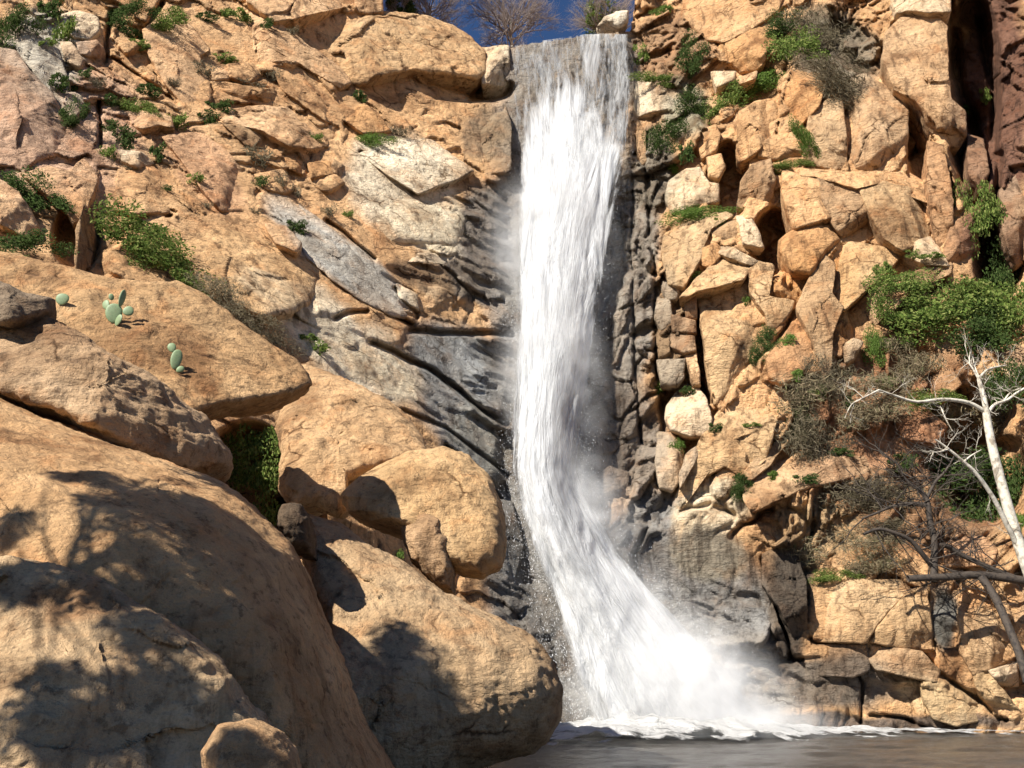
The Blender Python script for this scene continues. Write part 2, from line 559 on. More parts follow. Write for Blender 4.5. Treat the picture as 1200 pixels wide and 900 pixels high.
LB = [
    dict(poly=[(285, -30), (292, 2), (308, 12), (323, 24), (345, 20), (370, 14), (400, 9), (418, 3), (425, -30)], lift=1.9, T=2.6, col=TAN2, sz=.2),
    dict(poly=[(418, -14), (446, -14), (447, 13), (430, 15), (418, 13)], lift=1.6, T=1.6, col=TAN2),
    dict(poly=[(347, 32), (377, 20), (417, 14), (450, 16), (500, 21), (527, 30), (547, 43), (566, 60), (568, 85), (557, 92), (527, 88), (480, 82), (443, 90), (430, 100), (405, 102), (385, 85), (362, 55)], lift=2.3, T=3.2, col=(.54, .37, .20), rnd=.35, drop=.9, facets=[(418, 45, -1, .6, .55)], sz=.3),
    dict(poly=[(563, 58), (595, 55), (597, 96), (587, 101), (566, 96)], lift=2.0, T=3, col=PALE, facets=[(580, 75, 1, .6, .8)]),
    dict(poly=[(420, 100), (443, 91), (473, 95), (513, 100), (547, 112), (552, 122), (533, 140), (507, 145), (480, 150), (460, 147), (447, 133), (433, 117)], lift=1.2, T=2.4, col=TAN, rnd=.3, drop=.6, facets=[(470, 125, -1, .5, .5)], sz=.3),
    dict(poly=[(390, 107), (410, 107), (440, 133), (457, 153), (425, 155), (403, 138)], lift=.7, T=1.5, col=ORG),
    dict(poly=[(206, 10), (232, 10), (264, 20), (290, 6), (308, 18), (340, 38), (352, 48), (388, 70), (406, 88), (410, 96), (396, 102), (372, 88), (354, 75), (328, 71), (300, 74), (276, 62), (248, 60), (226, 36)], lift=1.5, T=2.4, col=TAN2, rnd=.15, sz=.1),
    dict(poly=[(320, 78), (350, 76), (372, 90), (388, 108), (400, 128), (403, 153), (380, 140), (360, 124), (332, 104)], lift=.7, T=1.6, col=TAN),
    dict(poly=[(248, 130), (276, 128), (312, 126), (336, 128), (360, 138), (380, 158), (385, 172), (360, 173), (338, 170), (308, 152), (262, 143)], lift=1.7, T=2.6, col=TAN2, sz=.3),
    dict(poly=[(262, 146), (300, 152), (336, 172), (312, 178), (288, 168)], lift=.9, T=1.5, col=BRN, sz=-.3),
    dict(poly=[(246, 96), (272, 98), (292, 104), (320, 105), (350, 120), (334, 128), (310, 125), (288, 121), (258, 119)], lift=.9, T=1.5, col=TAN),
    dict(poly=[(248, 76), (268, 76), (268, 92), (250, 92)], lift=.7, T=1, col=TAN2), dict(poly=[(268, 76), (296, 74), (304, 88), (290, 96), (272, 90)], lift=.8, T=1, col=TAN),
    dict(poly=[(168, 37), (200, 13), (226, 34), (245, 60), (232, 67), (238, 84), (246, 92), (246, 120), (232, 130), (215, 120), (196, 98), (176, 64)], lift=.9, T=1.8, col=TAN2, rnd=.1, rough=.6),
    dict(poly=[(206, 158), (240, 156), (264, 176), (284, 204), (298, 220), (300, 238), (288, 248), (260, 246), (246, 230), (230, 210), (216, 190), (192, 162)], lift=.9, T=1.8, col=(.54, .32, .18), rough=.6),
    dict(poly=[(165, 255), (180, 252), (216, 256), (226, 248), (243, 253), (262, 251), (292, 251), (312, 262), (335, 272), (350, 288), (368, 300), (372, 322), (368, 342), (360, 357), (340, 366), (307, 371), (282, 358), (250, 345), (225, 315), (200, 290), (180, 270)], lift=1.8, T=3.2, col=(.56, .37, .19), rnd=.14, rough=.5, drop=.5, sz=.15),
    dict(poly=[(305, 222), (330, 226), (354, 244), (380, 262), (400, 283), (425, 308), (460, 343), (478, 371), (455, 369), (420, 350), (385, 322), (360, 300), (345, 272), (320, 250)], lift=.5, T=1.2, col=LGREY, wet=.15, rough=.25, rnd=.1, drop=.2),
    dict(poly=[(-30, 50), (0, 58), (20, 62), (35, 85), (60, 110), (72, 135), (95, 140), (117, 142), (114, 165), (105, 180), (85, 187), (66, 180), (45, 185), (28, 203), (15, 195), (0, 190), (-30, 180)], lift=1.6, T=2.6, col=PINK, rough=.6, rnd=.12),
    dict(poly=[(8, 42), (30, 30), (50, 48), (68, 60), (80, 100), (72, 132), (60, 110), (40, 80), (25, 65)], lift=1.1, T=1.8, col=GREY),
    dict(poly=[(26, 204), (60, 197), (80, 202), (100, 185), (116, 190), (112, 212), (100, 248), (86, 262), (75, 240), (50, 222)], lift=1.1, T=2, col=TAN),
    dict(poly=[(-20, 206), (0, 212), (20, 228), (32, 242), (47, 270), (32, 278), (0, 260), (-20, 250)], lift=1.7, T=1.8, col=TAN2),
    dict(poly=[(116, 203), (114, 240), (109, 285), (105, 316), (88, 316), (91, 270), (100, 235), (110, 205)], lift=2.2, T=2.4, col=BRN, facets=[(94, 260, 1, 0.1, 2.2)]),
    dict(poly=[(74, 18), (95, 15), (112, 22), (116, 34), (104, 46), (88, 42), (76, 32)], lift=1, T=1.4, col=PALE), dict(poly=[(92, 50), (112, 48), (120, 58), (112, 66), (96, 62)], lift=1, T=1.2, col=PINK),
    dict(poly=[(72, 50), (84, 52), (97, 70), (93, 78), (80, 70)], lift=.9, T=1.2, col=TAN2),
    dict(poly=[(80, 110), (96, 112), (97, 128), (84, 140), (72, 130)], lift=.6, T=1.2, col=GREY),
    dict(poly=[(148, 131), (180, 132), (198, 138), (202, 150), (185, 146), (170, 150), (155, 146)], lift=1.2, T=1.4, col=TAN2), dict(poly=[(170, 56), (150, 60), (140, 52), (160, 48)], lift=.7, T=1, col=TAN),
    dict(poly=[(140, 176), (165, 180), (182, 193), (160, 195), (145, 188)], lift=1.1, T=1.4, col=PALE), dict(poly=[(140, 196), (180, 198), (206, 214), (212, 232), (200, 246), (150, 250), (138, 225)], lift=.6, T=1.2, col=TAN, rough=.5),
    dict(poly=[(423, 180), (487, 160), (507, 167), (553, 200), (533, 210), (490, 225), (460, 207)], lift=.9, T=1.6, col=CREAM, rough=.35, drop=.25, sz=.25),
    dict(poly=[(423, 247), (443, 229), (473, 224), (513, 240), (547, 250), (540, 273), (533, 290), (487, 284), (457, 284), (433, 267)], lift=.9, T=1.6, col=PALE, rough=.25, rnd=.5, drop=.6, facets=[(480, 258, 0, -1, .3)]),
    dict(poly=[(540, 130), (567, 120), (590, 122), (597, 150), (597, 200), (567, 202), (543, 187), (540, 153)], lift=.7, T=1.6, col=(.26, .19, .115), wet=.3, sx=-.2),
    dict(poly=[(330, 180), (348, 178), (360, 196), (356, 206), (340, 196)], lift=.5, T=1, col=ORG), dict(poly=[(362, 192), (385, 190), (390, 204), (366, 208)], lift=.8, T=1.2, col=ORG),
    dict(poly=[(366, 208), (392, 206), (402, 214), (384, 224), (368, 218)], lift=.9, T=1.2, col=TAN), dict(poly=[(392, 188), (404, 196), (398, 206), (388, 200)], lift=.6, T=1, col=BRN),
    dict(poly=[(440, 296), (480, 296), (533, 300), (520, 310), (470, 305)], lift=.5, T=1, col=CREAM), dict(poly=[(488, 328), (520, 340), (530, 352), (532, 378), (505, 372), (486, 355)], lift=.7, T=1.4, col=(.46, .33, .2)),
    dict(poly=[(462, 330), (486, 345), (489, 362), (470, 348)], lift=.5, T=1, col=PALE),
    dict(poly=[(300, 205), (330, 200), (345, 220), (330, 226), (312, 220)], lift=.7, T=1.2, col=TAN),
    dict(poly=[(310, 262), (335, 268), (352, 284), (346, 294), (325, 284)], lift=2.1, T=1, col=TAN2, rough=.5),
]
RB = [
    dict(poly=[(800, -30), (805, 20), (830, 45), (850, 47), (878, 32), (896, 22), (910, 12), (925, -30)], lift=1.0, T=1.8, col=TAN, rnd=.3),
    dict(poly=[(836, 62), (850, 49), (876, 35), (898, 26), (906, 35), (916, 37), (910, 48), (896, 58), (894, 74), (888, 80), (870, 83), (860, 74), (842, 72)], lift=1.9, T=2, col=ORG, facets=[(866, 60, -.3, 1, .4)]),
    dict(poly=[(746, 98), (778, 89), (784, 98), (798, 102), (804, 112), (804, 122), (770, 128), (750, 136), (745, 124)], lift=1.6, T=2, col=CREAM, sx=-.2),
    dict(poly=[(836, 85), (860, 84), (860, 93), (842, 100)], lift=1.1, T=1.2, col=PALE), dict(poly=[(864, 92), (886, 84), (884, 92), (868, 98)], lift=1.3, T=1, col=TAN2),
    dict(poly=[(747, 142), (756, 140), (757, 190), (752, 194), (747, 188)], lift=1.0, T=1.2, col=TAN),
    dict(poly=[(867, 133), (886, 121), (908, 117), (912, 140), (908, 160), (882, 180), (870, 188), (864, 183)], lift=1.9, T=2.2, col=TAN),
    dict(poly=[(928, 80), (942, 70), (964, 76), (966, 100), (958, 124), (932, 152), (914, 160), (912, 128), (922, 100)], lift=1.3, T=2, col=ORG, sx=-.3),
    dict(poly=[(908, 160), (935, 155), (940, 182), (915, 186), (890, 182), (893, 170)], lift=1.4, T=1.8, col=TAN, sz=.3),
    dict(poly=[(950, 138), (971, 117), (986, 117), (991, 167), (991, 198), (967, 196), (938, 186)], lift=1.6, T=2, col=(.46, .34, .21)),
    dict(poly=[(995, 95), (1015, 88), (1027, 97), (1042, 106), (1063, 117), (1062, 158), (1060, 202), (994, 202), (992, 150)], lift=2.1, T=2.4, col=(.45, .32, .2), rnd=.1, facets=[(1003, 140, -1, 0, .9)]),
    dict(poly=[(1035, 68), (1040, 40), (1060, 19), (1097, 21), (1110, 34), (1110, 90), (1114, 115), (1130, 130), (1132, 158), (1123, 172), (1102, 176), (1088, 150), (1078, 119), (1050, 105)], lift=2.8, T=3.4, col=(.50, .34, .2), centre=(1090, 98), facets=[(1088, 98, 1, .15, .25)]),
    dict(poly=[(1087, 168), (1106, 172), (1114, 225), (1116, 262), (1100, 300), (1092, 250), (1088, 215)], lift=2.4, T=2.6, col=(.42, .24, .13)),
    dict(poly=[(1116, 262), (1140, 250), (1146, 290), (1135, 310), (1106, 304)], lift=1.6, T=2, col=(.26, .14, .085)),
    dict(poly=[(1047, -30), (1112, -30), (1112, 13), (1088, 14), (1065, 11), (1052, 15), (1047, 2)], lift=3.0, T=3.4, col=PALE),
    dict(poly=[(917, 200), (958, 212), (973, 254), (933, 266), (925, 250), (919, 225)], lift=2.2, T=2.6, col=TAN, rough=.6),
    dict(poly=[(957, 211), (975, 213), (1009, 224), (1024, 254), (1038, 279), (1029, 287), (988, 279), (975, 256), (964, 232)], lift=2.5, T=2.6, col=(.30, .21, .13), sx=-.1, sz=-.5, rough=1.6),
    dict(poly=[(1008, 223), (1038, 215), (1067, 222), (1090, 248), (1088, 281), (1076, 285), (1058, 292), (1038, 278), (1024, 254)], lift=2.7, T=3, col=(.52, .38, .22), rough=.5, facets=[(1072, 250, 1, -.2, .7)]),
    dict(poly=[(930, 196), (960, 199), (993, 202), (1063, 202), (1085, 216), (1093, 242), (1067, 221), (1038, 213), (1005, 219), (960, 208), (940, 206)], lift=2.3, T=2.4, col=TAN, sz=.6, rough=.5, centre=(1010, 208)),
    dict(poly=[(1074, 284), (1090, 280), (1106, 300), (1112, 312), (1085, 308), (1060, 300)], lift=2.3, T=1.8, col=PALE),
    dict(poly=[(914, 282), (935, 268), (973, 262), (985, 281), (967, 297), (950, 322), (930, 318), (916, 296)], lift=2.0, T=2.6, col=ORG, rnd=.35, drop=.8, rough=.5),
    dict(poly=[(985, 284), (1020, 289), (1058, 296), (1045, 312), (1030, 325), (1002, 350), (984, 368), (972, 350), (966, 310)], lift=1.9, T=2.2, col=(.55, .38, .2), rough=.6, sz=.2),
    dict(poly=[(950, 325), (967, 300), (979, 312), (975, 346), (986, 360), (975, 390), (975, 430), (966, 446), (954, 400), (935, 360)], lift=2.0, T=2.2, col=(.43, .32, .2), rough=.5),
    dict(poly=[(997, 362), (1020, 345), (1056, 326), (1087, 315), (1114, 310), (1112, 322), (1065, 343), (1042, 368), (1020, 386), (1005, 402), (990, 397)], lift=1.8, T=2, col=(.42, .29, .18), sz=.1),
    dict(poly=[(1000, 398), (1010, 402), (1000, 420), (990, 425), (988, 405)], lift=1.8, T=1.6, col=PALE),
    dict(poly=[(816, 341), (842, 330), (866, 329), (878, 344), (896, 362), (902, 382), (896, 396), (882, 414), (874, 434), (862, 454), (848, 478), (838, 470), (830, 442), (828, 398), (822, 366)], lift=1.8, T=2.8, col=(.53, .38, .215), rnd=.16, rough=.7, facets=[(868, 400, 1, .4, .6), (850, 440, 0, 1, -.25)]),
    dict(poly=[(798, 348), (816, 328), (842, 304), (870, 309), (878, 315), (868, 328), (842, 333), (818, 340), (806, 347)], lift=1.9, T=2.6, col=(.58, .42, .24), sz=.6, rough=.4),
    dict(poly=[(878, 318), (890, 308), (906, 312), (908, 317), (896, 331), (898, 345), (930, 352), (925, 365), (915, 380), (903, 393), (897, 365), (882, 345)], lift=1.5, T=2, col=(.56, .40, .23), rough=.6, centre=(900, 352)),
    dict(poly=[(786, 212), (806, 200), (820, 198), (828, 214), (840, 216), (842, 236), (810, 240), (790, 250), (782, 230)], lift=1.7, T=2, col=PALE),
    dict(poly=[(830, 186), (844, 182), (848, 196), (842, 208), (832, 204)], lift=1.2, T=1, col=TAN), dict(poly=[(818, 170), (822, 154), (838, 148), (842, 160), (838, 176), (824, 184)], lift=1.3, T=1.2, col=TAN),
    dict(poly=[(866, 240), (870, 214), (882, 194), (902, 188), (906, 210), (904, 228), (894, 244), (874, 246)], lift=1.4, T=1.8, col=(.27, .19, .12), sz=-.4, rough=1.5),
    dict(poly=[(780, 270), (796, 258), (820, 256), (850, 249), (858, 254), (834, 266), (826, 282), (820, 302), (812, 318), (803, 334), (784, 331), (778, 300)], lift=1.5, T=2, col=(.5, .37, .22), rough=1.2, centre=(806, 284)),
    dict(poly=[(864, 255), (880, 256), (890, 276), (894, 290), (872, 283)], lift=1.0, T=1.3, col=PALE), dict(poly=[(836, 266), (862, 258), (868, 278), (850, 280), (834, 274)], lift=.8, T=1.3, col=BRN),
    dict(poly=[(842, 285), (862, 294), (888, 306), (880, 311), (842, 297)], lift=1.6, T=1.2, col=PALE), dict(poly=[(822, 292), (840, 286), (846, 298), (832, 312), (820, 308)], lift=1.5, T=1.4, col=ORG),
    dict(poly=[(784, 476), (800, 452), (816, 454), (826, 468), (832, 490), (830, 508), (810, 510), (788, 502), (782, 490)], lift=1.4, T=1.8, col=CREAM, rough=.6),
    dict(poly=[(772, 424), (802, 422), (800, 442), (794, 450), (776, 450)], lift=1.0, T=1.2, col=GREY), dict(poly=[(804, 418), (816, 416), (821, 450), (812, 450)], lift=1.2, T=1.4, col=TAN2),
    dict(poly=[(788, 370), (812, 376), (815, 390), (790, 388)], lift=1.2, T=1.3, col=(.4, .27, .17)), dict(poly=[(786, 392), (812, 396), (814, 410), (800, 412), (786, 404)], lift=1.1, T=1.3, col=(.4, .27, .17)),
    dict(poly=[(802, 346), (815, 343), (816, 372), (804, 372)], lift=1.3, T=1.6, col=(.42, .26, .15)), dict(poly=[(772, 350), (784, 352), (788, 378), (776, 386), (770, 370)], lift=.9, T=1.2, col=GREY),
    dict(poly=[(776, 330), (796, 336), (792, 350), (780, 350)], lift=1.0, T=1.2, col=GREY), dict(poly=[(772, 392), (784, 396), (784, 412), (774, 418)], lift=.8, T=1.2, col=BRN),
    dict(poly=[(832, 496), (848, 478), (870, 462), (890, 447), (906, 446), (916, 450), (913, 482), (904, 510), (896, 536), (880, 555), (865, 556), (850, 544), (830, 556), (816, 564), (804, 586), (790, 610), (788, 590), (804, 554), (816, 530)], lift=1.7, T=2.4, col=(.56, .395, .22), rough=.6, sx=-.1, sz=.3, centre=(858, 515)),
    dict(poly=[(903, 440), (900, 420), (925, 386), (936, 364), (948, 395), (952, 420), (935, 440), (918, 448)], lift=1.6, T=2, col=(.48, .26, .13), rough=.5, sx=-.1, sz=.4),
    dict(poly=[(772, 508), (790, 510), (800, 530), (798, 555), (788, 575), (774, 570), (770, 540)], lift=1.0, T=1.4, col=(.46, .36, .25)),
    dict(poly=[(804, 535), (815, 525), (820, 530), (806, 556), (798, 570), (797, 555)], lift=1.2, T=1.4, col=GREY),
    dict(poly=[(872, 565), (905, 547), (940, 532), (1000, 507), (1050, 497), (1076, 520), (1060, 545), (1000, 558), (940, 572), (905, 590), (882, 600), (873, 585)], lift=1.0, T=1.8, col=(.50, .34, .2), rough=1.5, sz=.8, centre=(975, 545)),
    dict(poly=[(866, 558), (890, 535), (918, 512), (924, 516), (900, 545), (880, 562)], lift=1.4, T=1.4, col=(.5, .36, .22), rough=.4),
    dict(poly=[(950, 685), (1000, 681), (1058, 681), (1065, 693), (1045, 712), (1027, 731), (1015, 752), (985, 752), (952, 750), (946, 720)], lift=1.1, T=2.2, col=(.55, .40, .235), rough=.4, rnd=.08, facets=[(972, 715, -1, 0, .5)]),
    dict(poly=[(1066, 694), (1086, 688), (1090, 740), (1094, 762), (1076, 762), (1022, 752), (1030, 734), (1048, 714)], lift=1.0, T=2.2, col=(.52, .36, .2), rough=.5),
    dict(poly=[(1088, 682), (1122, 684), (1123, 745), (1120, 762), (1100, 758), (1090, 740)], lift=.9, T=2, col=(.16, .15, .13), rough=1.2, wet=.2),
    dict(poly=[(1124, 684), (1150, 690), (1175, 720), (1193, 770), (1160, 782), (1140, 790), (1126, 760)], lift=1.2, T=2, col=(.5, .345, .2)),
    dict(poly=[(1160, 786), (1191, 778), (1192, 804), (1172, 802)], lift=1.3, T=1.6, col=CREAM), dict(poly=[(1138, 782), (1158, 788), (1196, 834), (1190, 845), (1165, 838), (1146, 806)], lift=1.0, T=1.6, col=(.56, .41, .23)),
    dict(poly=[(1020, 755), (1078, 764), (1100, 786), (1096, 800), (1060, 790), (1030, 785), (1018, 772)], lift=.9, T=1.6, col=(.45, .33, .21), rough=.6),
    dict(poly=[(1080, 803), (1110, 815), (1158, 836), (1150, 844), (1120, 849), (1096, 842), (1086, 825)], lift=.8, T=1.6, col=(.6, .44, .25), rough=.4),
    dict(poly=[(945, 756), (1015, 756), (1018, 785), (1000, 792), (950, 790)], lift=.7, T=1.6, col=(.2, .155, .115), wet=.4, rough=.7),
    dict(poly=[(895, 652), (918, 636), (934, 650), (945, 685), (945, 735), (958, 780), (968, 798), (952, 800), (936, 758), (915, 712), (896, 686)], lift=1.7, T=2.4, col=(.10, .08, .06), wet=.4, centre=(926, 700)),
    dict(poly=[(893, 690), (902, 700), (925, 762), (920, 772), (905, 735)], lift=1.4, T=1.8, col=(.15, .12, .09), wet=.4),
    dict(poly=[(1172, 225), (1192, 205), (1210, 200), (1210, 300), (1190, 310), (1176, 270)], lift=1.3, T=2, col=(.4, .28, .18), rough=1.3),
    dict(poly=[(1135, 160), (1152, 165), (1158, 200), (1148, 225), (1136, 200)], lift=1.0, T=2, col=(.36, .22, .13), rough=1.4),
    dict(poly=[(1100, 400), (1130, 395), (1150, 420), (1135, 450), (1100, 445)], lift=1.0, T=1.6, col=(.4, .24, .14)),
    dict(poly=[(1085, 440), (1115, 432), (1125, 450), (1105, 470), (1088, 462)], lift=1.3, T=1.6, col=(.46, .29, .16)),
    dict(poly=[(1045, 470), (1080, 478), (1110, 500), (1095, 520), (1060, 512)], lift=1.0, T=1.6, col=(.42, .22, .12)),
    dict(poly=[(1100, 632), (1150, 628), (1168, 645), (1160, 662), (1110, 664)], lift=1.4, T=2, col=(.48, .27, .15), sz=.4),
    dict(poly=[(1168, 412), (1200, 400), (1215, 425), (1205, 450), (1178, 440)], lift=1.2, T=2, col=(.36, .28, .2)),
    dict(poly=[(1176, 690), (1205, 670), (1220, 760), (1205, 800), (1196, 760)], lift=1.4, T=2, col=(.45, .3, .18)),
]


def in_poly(px, py, poly):
    c = np.zeros(px.shape, bool)
    n = len(poly)
    for i in range(n):
        x0, y0 = poly[i]
        x1, y1 = poly[(i + 1) % n]
        if y0 == y1:
            continue
        c ^= ((y0 > py) != (y1 > py)) & (px < (x1 - x0) * (py - y0) / (y1 - y0) + x0)
    return c


# row y : left, right edge of the white water in the photo
EDGE = np.array([
    (40, 594, 738), (70, 596, 739), (100, 598, 741), (130, 599, 739), (160, 602, 738), (200, 604, 733), (250, 602, 724), (300, 600, 714), (350, 600, 708), (400, 602, 702),
    (450, 601, 694), (500, 597, 684), (550, 598, 680), (580, 602, 690), (600, 606, 702), (650, 622, 728), (700, 640, 765), (750, 656, 806), (800, 670, 846), (850, 684, 880), (878, 690, 915)], float)


BRANGE = (-330, 1530, -330, 1010)


def build_cliffs():
    st = 1.9
    xs = np.arange(BRANGE[0], BRANGE[1], st * 2.0)
    xs = np.unique(np.concatenate([np.arange(-330, -20, 6.0), np.arange(-20, 1220, st), np.arange(1220, 1530, 6.0)]))
    ys = np.unique(np.concatenate([np.arange(-330, -20, 6.0), np.arange(-20, 905, st), np.arange(905, 1010, 8.0)]))
    PX, PY0 = np.meshgrid(xs, ys)
    rim = np.interp(PX, SKYLINE[:, 0], SKYLINE[:, 1])
    PY = np.maximum(PY0, rim)
    over = np.maximum(rim - PY0, 0)
    Y = base_depth(PX, PY)
    R, P0 = relief(PX, PY, Y)
    cover = np.zeros(PX.shape)
    for b in LB + RB:
        cover[in_poly(PX, PY, b['poly'])] = 1
    mid_l = np.interp(PY, EDGE[:, 0], EDGE[:, 1]) - 14
    mid_r = np.interp(PY, EDGE[:, 0], EDGE[:, 2]) + 10
    chan = sstep(0, 22, np.minimum(PX - mid_l, mid_r - PX))
    R = R * (1 - .75 * cover) * (1 - .7 * chan)
    Yf = Y - R
    V = at(PX, PY, Yf)
    # behind the rim the ground runs back nearly level
    V[..., 1] += over * .25
    V[..., 2] -= over * .01
    V[..., 0] *= 1 + over * .25 / np.maximum(Yf, 1)
    wob = (fbm(P0 * .5, 4, 71), fbm(P0 * .5, 4, 72))
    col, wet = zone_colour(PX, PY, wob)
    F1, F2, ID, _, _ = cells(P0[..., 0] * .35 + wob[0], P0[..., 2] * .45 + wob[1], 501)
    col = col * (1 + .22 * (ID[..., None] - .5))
    nr, nc = PX.shape
    Fc = grid_faces(nr, nc)[:, ::-1]
    cx = PX.ravel()[Fc].mean(1)
    cy = PY0.ravel()[Fc].mean(1)
    Vf, Cf, Wf = V.reshape(-1, 3), col.reshape(-1, 3), wet.ravel()
    lb = np.interp(cy, [-330, 60, 250, 400, 600, 900], [596, 596, 590, 585, 570, 600])
    rb = np.interp(cy, [-330, 60, 250, 400, 600, 700, 900], [742, 742, 735, 730, 770, 840, 880])
    objs = []
    for nm, mk in (('left_cliff', cx < lb), ('waterfall_rock_wall', (cx >= lb) & (cx < rb)), ('right_cliff', cx >= rb)):
        f = Fc[mk]
        u, inv = np.unique(f, return_inverse=True)
        objs.append((nm, mesh_obj('rock_face', Vf[u], inv.reshape(-1, 4), M_CLIFF, tint=Cf[u], wet=Wf[u])))
    out = {}
    for nm, o in objs:
        e = bpy.data.objects.new(nm, None)
        COL.objects.link(e)
        e.location = (0, 0, 0)
        o.parent = e
        out[nm] = e
    tag(out['left_cliff'], 'tan fractured granite cliff rising left of the waterfall', 'cliff', kind='structure')
    tag(out['waterfall_rock_wall'], 'dark wet rock wall behind the falling water', 'cliff', kind='structure')
    tag(out['right_cliff'], 'orange blocky granite cliff rising right of the waterfall', 'cliff', kind='structure')
    return out


CL = build_cliffs()


# ------------------------------------------------------------------ traced rock blocks
def resample(poly, step, jag, seed):
    p = np.array(poly, float)
    q = np.roll(p, -1, 0)
    out = []
    for a, b in zip(p, q):
        n = max(1, int(round(np.hypot(*(b - a)) / step)))
        for i in range(n):
            out.append(a + (b - a) * i / n)
    out = np.array(out)
    # round the traced corners a little, then roughen the outline
    out = .15 * np.roll(out, 1, 0) + .7 * out + .15 * np.roll(out, -1, 0)
    s3 = np.concatenate([out / 14, np.full((len(out), 1), seed * 3.7)], 1)
    s4 = np.concatenate([out / 5, np.full((len(out), 1), seed * 3.7)], 1)
    out[:, 0] += jag * (noise3(s3, 5) + .6 * noise3(s4, 7))
    out[:, 1] += jag * (noise3(s3, 6) + .6 * noise3(s4, 8))
    return out


def block(poly, parent=None, name='rock_block', lift=.6, d=None, sx=0., sz=0., T=1.6, rnd=.04, drop=.13, col=TAN, wet=0., facets=(), rough=1., step=2.4, jag=.75, mat=None, seed=None, shrink=.25, centre=None):
    seed = seed if seed is not None else int(abs(sum(p[0] * 3 + p[1] for p in poly))) % 9973
    if d is None:
        lift = lift * (.52 if min(p[1] for p in poly) < 668 else .34)
        q = np.array(poly, float)
        qc = q.mean(0)
        qd = q - qc
        poly = (q + qd / (np.hypot(*qd.T)[:, None] + 1e-6) * 3.0).tolist()
    B = resample(poly, step, jag, seed)
    if centre is None:
        x, y = B[:, 0], B[:, 1]
        x2, y2 = np.roll(x, -1), np.roll(y, -1)
        cr = x * y2 - x2 * y
        A = cr.sum() / 2
        c = np.array([((x + x2) * cr).sum() / (6 * A), ((y + y2) * cr).sum() / (6 * A)])
    else:
        c = np.array(centre, float)
    n = len(B)
    rad = np.hypot(*(B - c).T)
    nr = max(5, int(rad.mean() / step))
    # rings are closer together near the edge
    r = np.linspace(0, 1, nr + 1)[1:]
    r = 1 - (1 - r) ** 1.25
    PX = c[0] + r[:, None] * (B[:, 0] - c[0])[None]
    PY = c[1] + r[:, None] * (B[:, 1] - c[1])[None]
    PX = np.concatenate([np.full((1, n), c[0]), PX])
    PY = np.concatenate([np.full((1, n), c[1]), PY])
    rr = np.concatenate([[0], r])
    if d is None:
        d0 = base_depth(np.array([c[0]]), np.array([c[1]]))[0] - lift
        Yb = base_depth(PX, PY) - lift
    else:
        d0 = d
        Yb = np.full(PX.shape, float(d))
    pc = at(c[0], c[1], d0)
    pm = F / math.hypot(d0, pc[2])          # pixels per metre about here
    # tilt: a true plane through the centre
    dx, dy, dz = ray(PX, PY)
    if d is None:
        Yb = Yb + (sx * (PX - c[0]) - sz * (PY - c[1])) / pm
    else:
        k = (pc[1] - sx * pc[0] - sz * (pc[2] - CAMZ)) / (dy - sx * dx - sz * dz)
        Yb = dy * k
    ax = rng.random
    for (fx, fy, nx, ny, sl) in facets:
        l = math.hypot(nx, ny)
        dd = ((PX - fx) * nx + (PY - fy) * ny) / l
        Yb = Yb + sl * np.maximum(dd, 0) / pm
    # a few chiselled facets of its own
    R = rad.mean()
    rs = np.random.default_rng(seed)
    if rough > 0:
        for _ in range(4):
            th = rs.random() * 6.283
            o = (-.15 + .7 * rs.random()) * R
            dd = (PX - c[0]) * math.cos(th) + (PY - c[1]) * math.sin(th) - o
            Yb = Yb + rough * (.1 + .85 * rs.random() ** 1.3) * np.maximum(dd, 0) / pm
    if rough > 0:
        th = rs.random() * 3.14
        cu = ((PX - c[0]) * math.cos(th) + (PY - c[1]) * math.sin(th)) / (R * .75)
        cv = (-(PX - c[0]) * math.sin(th) + (PY - c[1]) * math.cos(th)) / (R * .5)
        n3 = np.stack([PX / R, PY / R, PX * 0 + seed], -1)
        _, _, ID, DU, DV = cells(cu + seed + .35 * fbm(n3 * 2, 3, 4), cv + .35 * fbm(n3 * 2 + 7, 3, 4), seed)
        am = (.08 if d is None else .05) * R / pm * min(rough, 1.2)
        Yb = Yb + am * ((ID - .5) + 1.6 * ((np.mod(ID * 77.7, 1) - .5) * DU + (np.mod(ID * 133.3, 1) - .5) * DV))
    e = np.clip((rr - (1 - rnd)) / rnd, 0, 1)
    Yb = Yb + (drop * (1 - np.sqrt(np.maximum(1 - e ** 2, 0))))[:, None]
    V = at(PX, PY, Yb)
    # sides and back: true thickness
    edge = V[-1]
    ctr = V.reshape(-1, 3).mean(0)
    sk = []
    ns = max(4, int(T * pm / (step * 2.2)))
    ns = min(ns, 26)
    for i in range(1, ns + 1):
        t = i / ns
        q = edge.copy()
        q[:, 1] += T * t
        sh = shrink * t ** 1.5
        q[:, 0] = q[:, 0] * (1 + T * t / d0 * .5) + (ctr[0] * (1 + T * t / d0 * .5) - q[:, 0] * (1 + T * t / d0 * .5)) * sh
        q[:, 2] += (ctr[2] - q[:, 2]) * sh
        sk.append(q)
    back = np.repeat(sk[-1].mean(0)[None], n, 0)
    V = np.concatenate([V, np.array(sk), back[None]])
    nr2 = len(V)
    Vf = V.reshape(-1, 3)
    Fc = grid_faces(nr2, n, True)
    nm = normals(Vf, Fc)
    nm[:n] = nm[n:2 * n].mean(0)
    S = 2 * R / pm
    a1 = (.017 if d is None else .046) * S * rough
    disp = fbm(Vf / (S * .42) + seed, 4, 1) * a1 * 1.1 + fbm(Vf / (S * .16) + seed, 4, 21, ridge=True) * a1 * .35
    disp += fbm(Vf * pm / 9. + seed, 3, 41) * (1.4 if d is None else 2.2) / pm * min(rough + .3, 1)
